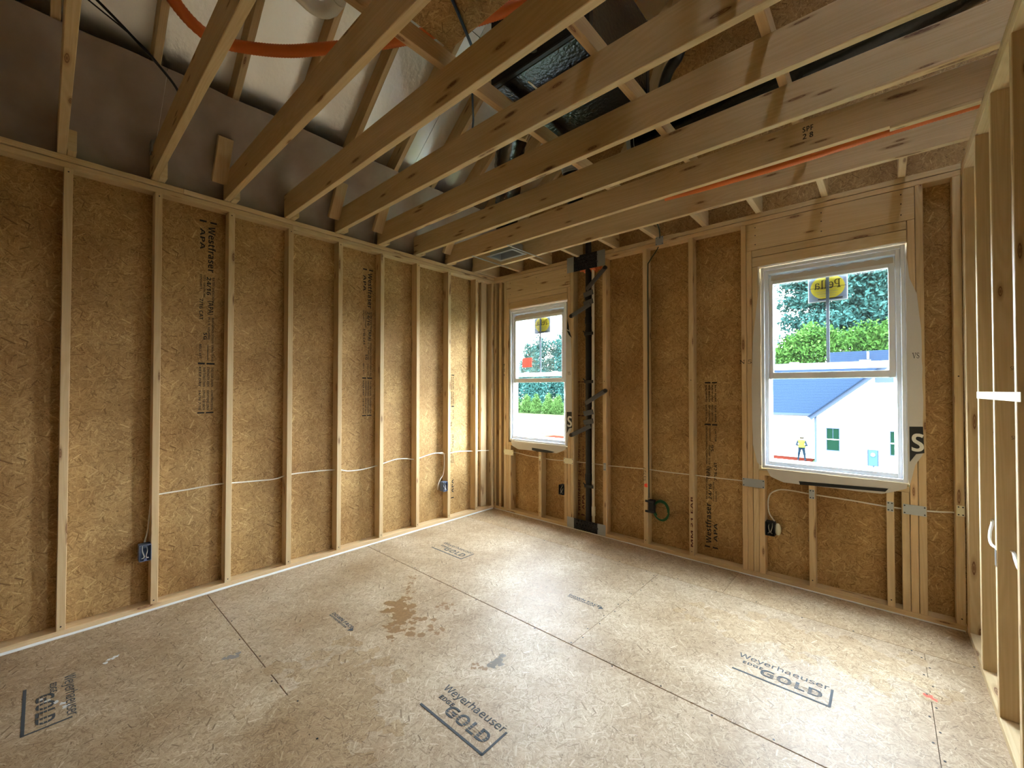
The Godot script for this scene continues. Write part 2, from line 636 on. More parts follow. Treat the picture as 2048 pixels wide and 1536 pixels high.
func build_floor_marks() -> void:
	var f: Node3D = get_node("floor")
	var panel := f.get_child(0) as Node3D
	for s in [[1.945, 2.30], [2.925, 1.092], [0.462, 1.104], [0.49, 3.49]]:
		# hang the print on the sheet it lies on
		for c in f.get_children():
			if c.name.begins_with("subfloor_panel"):
				var b: AABB = c.mesh.get_aabb()
				var d: Vector3 = Vector3(s[0] + 0.2, 0, s[1] + 0.1) - c.position
				if absf(d.x) < b.size.x * 0.5 and absf(d.z) < b.size.z * 0.5:
					panel = c
		stamp_floor(panel, Vector3(s[0], 0.0, s[1]) - panel.position)
	for s in [[Vector3(0.90, 0, 2.365), 0.275, "DOWN FORE"], [Vector3(1.878, 0, 1.165), 0.27, "DOWN FORE"]]:
		for c in f.get_children():
			if c.name.begins_with("subfloor_panel"):
				var b: AABB = c.mesh.get_aabb()
				var d: Vector3 = s[0] - c.position
				if absf(d.x) < b.size.x * 0.5 and absf(d.z) < b.size.z * 0.5:
					panel = c
		var o: Vector3 = s[0] - panel.position
		lettering(panel, "DOWN FACE", o + Vector3(0, 0, 0.022), Vector3.RIGHT, Vector3.FORWARD, s[1] - 0.03, 0.022, M.floor_ink)
		lettering(panel, "WEYERHAEUSER", o + Vector3(0, 0, 0.04), Vector3.RIGHT, Vector3.FORWARD, s[1] - 0.06, 0.012, M.floor_ink)
		var arrow := PackedVector2Array([Vector2(0, 0), Vector2(0.03, 0.02), Vector2(0, 0.04)])
		part(panel, "printed_arrow", prism_mesh(arrow, 0.0006), M.floor_ink, o + Vector3(s[1] - 0.028, 0.0003, 0.045), Basis(Vector3.RIGHT, Vector3.FORWARD, Vector3.UP))
	# muddy splash
	var r := RandomNumberGenerator.new()
	r.seed = 77
	var st := started()
	for k in 300:
		var t := r.randf()
		var c := Vector2(1.40, 2.62).lerp(Vector2(1.95, 2.92), t) + Vector2(r.randfn(0, 0.13), r.randfn(0, 0.12))
		if c.x < 1.86 or c.y > 2.56:
			blot(st, r, c.x, c.y, r.randf_range(0.015, 0.07), 0.0003)
	solid("damp_patch", "large brownish damp patch on the floor left of the nearest stamp", "stain", st.commit(), M.osb_damp)
	st = started()
	for k in 170:
		var t := r.randf()
		var c := Vector2(2.75, 0.80).lerp(Vector2(3.55, 0.72), t) + Vector2(r.randfn(0, 0.12), r.randfn(0, 0.09))
		blot(st, r, c.x, c.y, r.randf_range(0.02, 0.08), 0.0004)
	solid("damp_patch", "faint reddish damp patch on the floor under the right-hand window", "stain", st.commit(), M.osb_floor_tan)
	st = started()
	var spine := [[0.83, 1.73, 0.012], [0.86, 1.755, 0.014], [0.92, 1.80, 0.014], [0.97, 1.86, 0.018], [1.02, 1.90, 0.018], [1.08, 1.947, 0.03]]
	for s in spine:
		for k in 5:
			blot(st, r, s[0] + r.randfn(0, 0.012), s[1] + r.randfn(0, 0.012), s[2] * r.randf_range(0.5, 1.0))
	for k in 70:
		var t := r.randf()
		blot(st, r, lerpf(1.10, 1.42, t) + r.randfn(0, 0.055), lerpf(2.03, 2.17, t) + r.randfn(0, 0.05), r.randf_range(0.012, 0.042) * (1.2 - 0.5 * t))
	solid("mud_splash", "brown splash of dried mud with a thin tail on the floor", "mud", st.commit(), M.mud)
	st = started()
	for k in 12:
		blot(st, r, 1.37 + r.randfn(0, 0.045), 1.84 + r.randfn(0, 0.022), r.randf_range(0.008, 0.02))
	for k in 8:
		blot(st, r, 1.53 + r.randfn(0, 0.03), 2.06 + r.randfn(0, 0.03), r.randf_range(0.008, 0.02))
	solid("mud_drops", "small scatter of brown mud drops right of the large mud splash", "mud", st.commit(), M.mud)
	st = started()
	for k in 9:
		blot(st, r, 1.94 + r.randfn(0, 0.04), 2.11 + r.randfn(0, 0.02), r.randf_range(0.008, 0.017))
	solid("mud_drops", "few brown mud drops behind the nearest floor stamp", "mud", st.commit(), M.mud)
	st = started()
	blot(st, r, 3.662, 0.873, 0.022)
	blot(st, r, 3.675, 0.885, 0.016)
	blot(st, r, 3.648, 0.868, 0.014)
	solid("paint_mark", "small bright orange spray paint mark on the floor", "paint mark", st.commit(), M.orange_paint)
	st = started()
	for k in 5:
		blot(st, r, 0.64 + 0.035 * k, 3.60 - 0.018 * k + r.randfn(0, 0.004), 0.016)
	solid("plaster_smear", "white smear across the floor stamp beside the left wall", "smear", st.commit(), M.paint_smear)
	st = started()
	for k in 5:
		blot(st, r, 0.48 + r.randfn(0, 0.015), 3.36 + r.randfn(0, 0.015), 0.014)
	solid("plaster_smear", "round white smear on the floor near the left wall", "smear", st.commit(), M.paint_smear)
	st = started()
	for k in 8:
		blot(st, r, 2.0 + r.randfn(0, 0.02), 2.05 + r.randfn(0, 0.03), 0.022)
	solid("scuff_mark", "dark grey scuff beside the mud drops on the floor", "scuff", st.commit(), M.grey_scuff)
	st = started()
	for k in 6:
		blot(st, r, 0.93 + r.randfn(0, 0.012), 2.93 + r.randfn(0, 0.02), 0.018)
	solid("scuff_mark", "dark grey scuff near the long floor joint by the left wall", "scuff", st.commit(), M.grey_scuff)


# a low irregular patch on the floor
func blot(st: SurfaceTool, r: RandomNumberGenerator, x: float, z: float, size: float, high := 0.0012) -> void:
	var n := 11
	var ring := []
	for k in n:
		var a := TAU * k / n
		var d := size * r.randf_range(0.45, 1.15)
		ring.append(Vector3(x + cos(a) * d, 0.0002, z + sin(a) * d))
	var top := Vector3(x, high, z)
	for k in n:
		var a: Vector3 = ring[k]
		var b: Vector3 = ring[(k + 1) % n]
		tri(st, top, a, b, Vector3.UP, Vector2(top.x, top.z), Vector2(a.x, a.z), Vector2(b.x, b.z))


func stamp_floor(p: Node3D, o: Vector3) -> void:
	var rt := Vector3.RIGHT
	var up := Vector3.FORWARD
	lettering(p, "Weyerhaeuser", o + Vector3(0.0, 0, 0.052), rt, up, 0.385, 0.052, M.floor_ink, font_plain)
	lettering(p, "EDGE", o + Vector3(0.03, 0, 0.088), rt, up, 0.09, 0.022, M.floor_ink)
	lettering(p, "GOLD", o + Vector3(0.115, 0, 0.132), rt, up, 0.25, 0.058, M.floor_ink)
	for k in 3:
		printed_bar(p, o + Vector3(0.125, 0.0004, 0.098 + 0.012 * k), rt, up, 0.235, 0.0022, M.osb_floor)
	printed_bar(p, o + Vector3(0.0, 0, 0.172), rt, up, 0.40, 0.011, M.floor_ink)
	printed_bar(p, o + Vector3(0.392, 0, 0.17), rt, up, 0.010, 0.145, M.floor_ink)


# ---------------------------------------------------------------- stamped print on wall sheets
# o: start corner; s: reading direction; t: up direction of the letters; k: overall length 1.38 m

func stamp_wall(p: Node3D, o: Vector3, s: Vector3, t: Vector3, mat: Material) -> void:
	printed_bar(p, o + t * 0.062, s, t, 0.012, 0.04, mat)
	printed_bar(p, o + t * 0.0, s, t, 0.012, 0.04, mat)
	lettering(p, "Westfraser", o + s * 0.035 + t * 0.052, s, t, 0.33, 0.044, mat)
	lettering(p, "APA", o + s * 0.06 + t * 0.004, s, t, 0.15, 0.028, mat, font_bold)
	lettering(p, "RATED SHEATHING", o + s * 0.40 + t * 0.078, s, t, 0.19, 0.014, mat)
	lettering(p, "24/16", o + s * 0.40 + t * 0.045, s, t, 0.13, 0.026, mat)
	lettering(p, "SIZED FOR SPACING", o + s * 0.39 + t * 0.026, s, t, 0.16, 0.012, mat)
	lettering(p, "EXPOSURE 1", o + s * 0.39 + t * 0.006, s, t, 0.10, 0.012, mat)
	lettering(p, "(APA)", o + s * 0.57 + t * 0.05, s, t, 0.10, 0.036, mat)
	lettering(p, "7/16 CAT", o + s * 0.56 + t * 0.004, s, t, 0.15, 0.022, mat)
	lettering(p, "PERFORMANCE CATEGORY", o + s * 0.69 + t * 0.078, s, t, 0.19, 0.012, mat)
	lettering(p, "PS 2-10   SHEATHING", o + s * 0.69 + t * 0.056, s, t, 0.16, 0.012, mat)
	lettering(p, "SG", o + s * 0.80 + t * 0.03, s, t, 0.05, 0.022, mat)
	lettering(p, "STRENGTH AXIS", o + s * 0.885 + t * 0.078, s, t, 0.12, 0.012, mat)
	printed_bar(p, o + s * 0.885 + t * 0.055, s, t, 0.11, 0.004, mat)
	lettering(p, "MILL 417", o + s * 0.885 + t * 0.006, s, t, 0.10, 0.013, mat)
	printed_bar(p, o + s * 1.015 + t * 0.05, s, t, 0.012, 0.048, mat)
	printed_bar(p, o + s * 1.015 + t * 0.0, s, t, 0.012, 0.04, mat)
	for k in 4:
		lettering(p, ["THIS SIDE DOWN", "STRENGTH AXIS", "THIS DIRECTION", "KEEP DRY"][k], o + s * 1.045 + t * (0.078 - 0.024 * k), s, t, 0.14, 0.013, mat)
		lettering(p, ["CONSTRUCTION", "SHEATHING SPAN", "SPACE 1/8 INCH", "24/16 7/16"][k], o + s * 1.21 + t * (0.078 - 0.024 * k), s, t, 0.14, 0.013, mat)
	printed_bar(p, o + s * 1.365 + t * 0.05, s, t, 0.010, 0.045, mat)
	printed_bar(p, o + s * 1.365, s, t, 0.010, 0.04, mat)


# ---------------------------------------------------------------- walls

func build_wall_left() -> void:
	var w := structure("wall_left")
	lumber(w, "bottom_plate", Vector3(-0.089, 0.0005, 0.0), Vector3(0, 0.038, 4.06))
	lumber(w, "bottom_plate", Vector3(-0.089, 0.0005, 4.062), Vector3(0, 0.038, 6.2))
	for y in [2.696, 2.734]:
		var cut: float = 2.3 if y < 2.7 else 3.0
		lumber(w, "top_plate", Vector3(-0.089, y + 0.0005, -0.089), Vector3(0, y + 0.0345, cut))
		lumber(w, "top_plate", Vector3(-0.089, y + 0.0005, cut + 0.002), Vector3(0, y + 0.0345, 6.2))
	for k in 15:
		var z := 0.2822 + 0.4064 * k
		if z < 6.1:
			var s := lumber(w, "stud", Vector3(-0.089, 0.0385, z - 0.019), Vector3(0, 2.696, z + 0.019))
			s.rotation.x = rng.randfn(0, 0.0012)
			for y in [0.06, 2.675]:
				nail_in(w, Vector3(0.0003, y, z), Vector3.RIGHT)
	lumber(w, "stud", Vector3(-0.089, 0.0385, 0.002), Vector3(0, 2.696, 0.040))
	lumber(w, "stud", Vector3(-0.089, 0.0385, 0.075), Vector3(-0.051, 2.696, 0.164))
	lumber(w, "stud", Vector3(-0.089, 0.0385, 6.16), Vector3(0, 2.696, 6.198))
	var edges := [-0.09, 0.2822, 1.5014, 2.7206, 3.9398, 5.159, 6.3]
	for i in edges.size() - 1:
		var p := slab(w, "sheathing_panel", Vector3(-0.101, -0.05, edges[i] + 0.001), Vector3(-0.0895, 2.80, edges[i + 1] - 0.001), M.osb)
		var base := p.position
		if i == 1:
			stamp_wall(p, Vector3(-0.0893, 0.21, 0.545) - base, Vector3.UP, Vector3.BACK, M.ink)
		if i == 2:
			stamp_wall(p, Vector3(-0.0893, 2.545, 1.652) - base, Vector3.DOWN, Vector3.FORWARD, M.ink)
		if i == 3:
			stamp_wall(p, Vector3(-0.0893, 2.62, 2.893) - base, Vector3.DOWN, Vector3.FORWARD, M.ink)


func nail_in(parent: Node3D, at: Vector3, n: Vector3) -> void:
	var m := CylinderMesh.new()
	m.top_radius = 0.004
	m.bottom_radius = 0.004
	m.height = 0.001
	m.radial_segments = 8
	var b := Basis(Quaternion(Vector3.UP, n))
	part(parent, "nail", m, M.dark_steel, at, b)


func build_wall_back() -> void:
	var w := structure("wall_back")
	var d := -0.089
	lumber(w, "bottom_plate", Vector3(0.001, 0.0005, d), Vector3(1.245, 0.038, 0))
	lumber(w, "bottom_plate", Vector3(1.405, 0.0005, d), Vector3(3.866, 0.038, 0))
	for y in [2.696, 2.734]:
		var cut: float = 2.1 if y < 2.7 else 1.6
		lumber(w, "top_plate", Vector3(0.001, y + 0.0005, d), Vector3(1.245, y + 0.0345, 0))
		lumber(w, "top_plate", Vector3(1.405, y + 0.0005, d), Vector3(cut, y + 0.0345, 0))
		lumber(w, "top_plate", Vector3(cut + 0.002, y + 0.0005, d), Vector3(3.957, y + 0.0345, 0))
	for x in [0.002, 0.085, 1.473, 1.885, 2.286, 3.827]:
		var s := lumber(w, "stud", Vector3(x, 0.0385, d), Vector3(x + 0.038, 2.696, 0))
		s.rotation.z = rng.randfn(0, 0.001)
		nail_in(w, Vector3(x + 0.019, 0.07, 0.0003), Vector3.BACK)
		nail_in(w, Vector3(x + 0.019, 1.5, 0.0003), Vector3.BACK)
	# window openings: king studs, jack studs, header, head boards, sill, cripples
	for o in [[0.165, 1.136, false], [2.687, 3.705, true]]:
		var x0: float = o[0]
		var x1: float = o[1]
		lumber(w, "king_stud", Vector3(x0, 0.0385, d), Vector3(x0 + 0.036, 2.696, 0))
		lumber(w, "king_stud", Vector3(x1 - 0.036, 0.0385, d), Vector3(x1, 2.696, 0))
		lumber(w, "jack_stud", Vector3(x0 + 0.038, 0.0385, d), Vector3(x0 + 0.074, 2.487, -0.001))
		lumber(w, "jack_stud", Vector3(x1 - 0.074, 0.0385, d), Vector3(x1 - 0.038, 2.488, -0.001))
		lumber(w, "header", Vector3(x0 + 0.0385, 2.490, d), Vector3(x1 - 0.0385, 2.693, 0))
		lumber(w, "head_board", Vector3(x0 + 0.077, 2.435, d), Vector3(x1 - 0.077, 2.487, -0.001))
		lumber(w, "head_board", Vector3(x0 + 0.077, 2.36, d), Vector3(x1 - 0.077, 2.432, -0.002))
		var in0 := x0 + 0.0765
		var in1 := x1 - 0.0765
		if o[2]:
			lumber(w, "trimmer", Vector3(x0 + 0.0765, 0.0385, d), Vector3(x0 + 0.1135, 2.358, -0.001))
			in0 = x0 + 0.115
		lumber(w, "sill_plate", Vector3(in0, 0.775, d), Vector3(in1, 0.813, 0))
		lumber(w, "cripple_stud", Vector3(in0, 0.0385, d), Vector3(in0 + 0.037, 0.774, 0))
		lumber(w, "cripple_stud", Vector3(in1 - 0.037, 0.0385, d), Vector3(in1, 0.774, 0))
		for x in ([3.109, 3.519] if o[2] else [0.684]):
			lumber(w, "cripple_stud", Vector3(x, 0.0385, d), Vector3(x + 0.038, 0.774, 0))
			nail_in(w, Vector3(x + 0.019, 0.08, 0.0003), Vector3.BACK)
		for k in 3:
			for y in [2.53, 2.60, 2.66]:
				nail_in(w, Vector3(lerpf(x0 + 0.1, x1 - 0.1, k / 2.0), y, 0.0003), Vector3.BACK)
	# sheathing around the openings
	var z0 := -0.101
	var z1 := -0.0895
	slab(w, "sheathing_panel", Vector3(-0.1, -0.05, z0), Vector3(0.243, 2.80, z1), M.osb)
	slab(w, "sheathing_panel", Vector3(0.244, -0.05, z0), Vector3(1.056, 0.79, z1), M.osb)
	slab(w, "sheathing_panel", Vector3(0.244, 2.372, z0), Vector3(1.056, 2.80, z1), M.osb)
	var p := slab(w, "sheathing_panel", Vector3(1.058, -0.05, z0), Vector3(2.30, 2.80, z1), M.osb)
	stamp_wall(p, Vector3(1.215, 0.13, -0.0893) - p.position, Vector3.UP, Vector3.LEFT, M.red_ink)
	p = slab(w, "sheathing_panel", Vector3(2.302, -0.05, z0), Vector3(2.80, 2.80, z1), M.osb)
	stamp_wall(p, Vector3(2.484, 0.108, -0.0893) - p.position, Vector3.UP, Vector3.LEFT, M.ink)
	slab(w, "sheathing_panel", Vector3(2.802, -0.05, z0), Vector3(3.633, 0.79, z1), M.osb)
	slab(w, "sheathing_panel", Vector3(2.802, 2.372, z0), Vector3(3.633, 2.80, z1), M.osb)
	slab(w, "sheathing_panel", Vector3(3.635, -0.05, z0), Vector3(4.3, 2.80, z1), M.osb)
	# carpenter's marks
	lettering(w, "VS", Vector3(3.648, 1.615, 0.0045), Vector3.RIGHT, Vector3.UP, 0.032, 0.035, M.pencil, font_serif)
	lettering(w, "VS", Vector3(1.07, 1.57, 0.0045), Vector3.RIGHT, Vector3.UP, 0.032, 0.035, M.pencil, font_serif)
	lettering(w, "N 5", Vector3(2.672, 1.62, 0.0003), Vector3.RIGHT, Vector3.UP, 0.085, 0.03, M.pencil, font_serif)
	lettering(w, "124", Vector3(0.18, 1.57, 0.0003), Vector3.UP, Vector3.LEFT, 0.16, 0.022, M.pencil, font_serif)
	lettering(w, "51727", Vector3(1.908, 0.60, 0.0003), Vector3.UP, Vector3.LEFT, 0.12, 0.02, M.pencil, font_serif)
	lettering(w, "MM 21 EAR", Vector3(2.316, 0.11, 0.0003), Vector3.UP, Vector3.LEFT, 0.42, 0.018, M.red_ink)
	# orange paint dab on the stud above the hose box
	var st := started()
	var r := RandomNumberGenerator.new()
	r.seed = 5
	for k in 3:
		blot(st, r, 0, 0.006 * k, 0.016)
	part(w, "paint_dab", st.commit(), M.orange_paint, Vector3(1.908, 0.565, 0.0002), Basis(Vector3.RIGHT, Vector3.BACK, Vector3.DOWN))


func build_wall_right() -> void:
	var w := structure("wall_right")
	var x0 := 3.868
	var x1 := 3.957
	lumber(w, "bottom_plate", Vector3(x0, 0.0005, 0.001), Vector3(x1, 0.038, 2.9))
	for y in [2.696, 2.734]:
		lumber(w, "top_plate", Vector3(x0, y + 0.0005, 0.001), Vector3(x1, y + 0.0345, 4.0))
		lumber(w, "top_plate", Vector3(x0, y + 0.0005, 4.002), Vector3(x1, y + 0.0345, 6.2))
	for z in [0.02, 0.075, 0.490, 0.897, 1.303, 1.71, 2.116, 2.522, 2.87, 4.0, 4.4, 4.8, 5.2, 5.6, 6.0]:
		var s := lumber(w, "stud", Vector3(x0, 0.0385 if z < 2.9 else 0.001, z - 0.019), Vector3(x1, 2.696, z + 0.019))
		s.rotation.x = rng.randfn(0, 0.0012)
	lumber(w, "header", Vector3(x0, 2.10, 2.892), Vector3(x1, 2.28, 3.978))
	# grade stamps on the studs
	for q in [[0.916, 1.50, 0.03], [0.916, 1.21, 0.03], [0.509, 1.20, 0.025]]:
		lettering(w, "SPF 2", Vector3(x0 + 0.045, q[1], q[0] + 0.0005), Vector3.RIGHT, Vector3.UP, 0.03, q[2] * 0.5, M.pencil, font_plain)


# the rest of the storey, which daylight reaches through its own windows
func build_outer_shell() -> void:
	var n := structure("wall_north")
	slab(n, "wall_panel", Vector3(4.3, 0, -0.1), Vector3(8.12, 2.80, 0.0), M.osb)
	var f := structure("wall_front")
	slab(f, "wall_panel", Vector3(-0.1, 0, 6.2), Vector3(8.12, 2.80, 6.3), M.osb)
	# the east wall has a tall narrow window
	var e := structure("wall_east")
	for b in [[0.0, 0.5, -0.1, 6.3], [2.4, 2.80, -0.1, 6.3], [0.5, 2.4, -0.1, 0.05], [0.5, 2.4, 0.45, 6.3]]:
		slab(e, "wall_panel", Vector3(8.0, b[0], b[2]), Vector3(8.12, b[1], b[3]), M.osb)


# ---------------------------------------------------------------- windows

func frame_bars(parent: Node3D, called: String, x0: float, x1: float, y0: float, y1: float, left: float, right: float, low: float, high: float, z0: float, z1: float, mat: Material) -> MeshInstance3D:
	var st := started()
	for b in [[x0, x0 + left, y0, y1], [x1 - right, x1, y0, y1], [x0 + left, x1 - right, y0, y0 + low], [x0 + left, x1 - right, y1 - high, y1]]:
		if b[1] - b[0] > 0.0001 and b[3] - b[2] > 0.0001:
			add_board(st, Vector3(b[1] - b[0], b[3] - b[2], z1 - z0), Vector3((b[0] + b[1]) / 2, (b[2] + b[3]) / 2, (z0 + z1) / 2), 0.003)
	return part(parent, called, st.commit(), mat)


func build_windows() -> void:
	for i in 2:
		var dx: float = [-2.573, 0.0][i]
		var w := structure("window_%d" % (i + 1), Vector3(dx, 0, 0))
		var v: Material = M.vinyl
		frame_bars(w, "window_frame", 2.822, 3.621, 0.833, 2.342, 0.022, 0.022, 0.022, 0.022, -0.105, -0.006, v)
		frame_bars(w, "nail_fin", 2.795, 3.648, 0.806, 2.372, 0.030, 0.030, 0.030, 0.034, -0.109, -0.1045, v)
		frame_bars(w, "inner_stop", 2.844, 3.599, 0.855, 2.320, 0.024, 0.024, 0.03, 0.028, -0.100, -0.024, v)
		frame_bars(w, "track", 2.868, 3.575, 0.885, 2.292, 0.012, 0.012, 0.012, 0.016, -0.098, -0.066, v)
		# fixed outer sash above
		var up := frame_bars(w, "outer_sash", 2.880, 3.565, 1.567, 2.277, 0.012, 0.012, 0.045, 0.03, -0.095, -0.072, v)
		slab(up, "pane", Vector3(2.892, 1.612, -0.086), Vector3(3.553, 2.247, -0.082), M.glass)
		slab(up, "glazing_bar", Vector3(3.212, 1.612, -0.0815), Vector3(3.231, 2.247, -0.076), M.bar_grey)
		# inner sash pushed up
		var lo := frame_bars(w, "inner_sash", 2.869, 3.574, 1.500, 2.262, 0.026, 0.034, 0.048, 0.048, -0.062, -0.034, v)
		slab(lo, "pane", Vector3(2.895, 1.548, -0.050), Vector3(3.540, 2.214, -0.046), M.glass)
		for x in [3.02, 3.42]:
			slab(up, "sash_lock", Vector3(x - 0.03, 1.6125, -0.080), Vector3(x + 0.03, 1.622, -0.074), v)
		# torn film left along the top rail
		var st := started()
		var r := RandomNumberGenerator.new()
		r.seed = 60 + i
		var outline := PackedVector2Array()
		for k in 27:
			outline.append(Vector2(2.885 + 0.0262 * k, 2.268 + r.randf_range(0.0, 0.014)))
		outline.append(Vector2(3.566, 2.240))
		outline.append(Vector2(2.885, 2.240))
		add_prism(st, outline, 0.0012, -0.0335)
		solid("protective_film", ["torn clear film along the top sash rail of the corner window", "torn clear film along the top sash rail of the right-hand window"][i], "film", st.commit(), M.wrap, Vector3(dx, 0, 0), Basis.IDENTITY, "torn films on window sashes")
		# window stickers, read from outside
		var s := thing("window_sticker", ["grey sticker with yellow circle on the corner window's upper pane", "grey sticker with yellow circle on the right-hand window's upper pane"][i], "sticker", Vector3(dx + [0.02, 0.0][i], 0, -0.0870), "yellow circle window stickers")
		var bm := BoxMesh.new()
		bm.size = Vector3(0.216, 0.178, 0.0006)
		part(s, "backing", bm, M.sticker_grey, Vector3(3.220, 2.142, 0.0))
		var rim := BoxMesh.new()
		rim.size = Vector3(0.226, 0.188, 0.0004)
		part(s, "border", rim, M.white_print, Vector3(3.220, 2.142, -0.0006))
		var circle := PackedVector2Array()
		for k in 40:
			circle.append(Vector2(cos(TAU * k / 40.0) * 0.098, sin(TAU * k / 40.0) * 0.086))
		part(s, "yellow_circle", prism_mesh(circle, 0.0005), M.sticker_yellow, Vector3(3.220, 2.150, 0.0004))
		lettering(s, "Pella", Vector3(3.295, 2.140, 0.0024), Vector3.LEFT, Vector3.UP, 0.15, 0.062, M.ink, font_serif)
		printed_bar(s, Vector3(3.115, 2.147, 0.001), Vector3.RIGHT, Vector3.UP, 0.21, 0.003, M.pencil)
		printed_bar(s, Vector3(3.165, 2.062, 0.001), Vector3.RIGHT, Vector3.UP, 0.14, 0.009, M.ink)
		for k in 3:
			printed_bar(s, Vector3(3.15 + 0.012 * k, 2.118 - 0.015 * k, 0.001), Vector3.RIGHT, Vector3.UP, 0.13 - 0.02 * k, 0.0018, M.sticker_grey)
	var red := BoxMesh.new()
	red.size = Vector3(0.142, 0.108, 0.0006)
	solid("window_sticker", "small red rectangular sticker on the corner window", "sticker", red, M.sticker_red, Vector3(0.454, 1.731, -0.0792))


# ---------------------------------------------------------------- ceiling joists

func build_ceiling() -> void:
	var c := structure("ceiling")
	for k in 15:
		var z := 0.311 + 0.4064 * k
		if z > 6.1:
			continue
		var j := lumber(c, "ceiling_joist", Vector3(-0.02, TOP + 0.0005, z - 0.019), Vector3(3.955, JOIST_TOP, z + 0.019))
		j.rotation.y = rng.randfn(0, 0.0006)
		# block nailed beside the joist's end
		lumber(c, "end_block", Vector3(-0.085, TOP + 0.0005, z - 0.058), Vector3(0.075, TOP + 0.12, z - 0.0205))
		if k in [1, 3, 4, 6, 9]:
			var side := 1.0 if k < 8 else -1.0
			var st := started()
			add_board(st, Vector3(0.038, 0.30, 0.087))
			part(c, "brace_end", st.commit(), M.wood1, Vector3(0.13, 2.99, z + side * 0.065), Basis.from_euler(Vector3(0, 0, -0.55)))
	for x in [0.02, 0.40, 0.803, 1.196, 1.605, 1.998, 2.415, 2.808, 3.215, 3.61]:
		lumber(c, "lookout", Vector3(x - 0.019, TOP + 0.0008, -0.06), Vector3(x + 0.019, JOIST_TOP - 0.045, 0.2915))
	for x in [1.93, 2.518, 3.13]:
		lumber(c, "strongback", Vector3(x, JOIST_TOP + 0.001, 0.29), Vector3(x + 0.038, JOIST_TOP + 0.089, 4.1))
	# scraps seen under the joists
	lumber(c, "nailer", Vector3(1.95, 2.84, 0.6), Vector3(2.30, 2.85, 0.66))
	lumber(c, "nailer", Vector3(3.50, TOP - 0.013, 1.128), Vector3(3.866, TOP + 0.0, 1.166))
	lumber(c, "nailer", Vector3(3.55, TOP - 0.013, 0.70), Vector3(3.866, TOP + 0.0, 0.738))
	# grade marks
	for q in [[3.1, 1.143], [3.18, 0.737]]:
		lettering(c, "2 8", Vector3(q[0], 2.85, q[1] - 0.0005), Vector3.RIGHT, Vector3.UP, 0.05, 0.03, M.pencil)
		lettering(c, "SPF", Vector3(q[0], 2.89, q[1] - 0.0005), Vector3.RIGHT, Vector3.UP, 0.05, 0.03, M.pencil)
	# board over the next room
	slab(c, "ceiling_panel", Vector3(3.96, 2.775, -0.1), Vector3(8.12, 2.79, 6.3), M.osb)


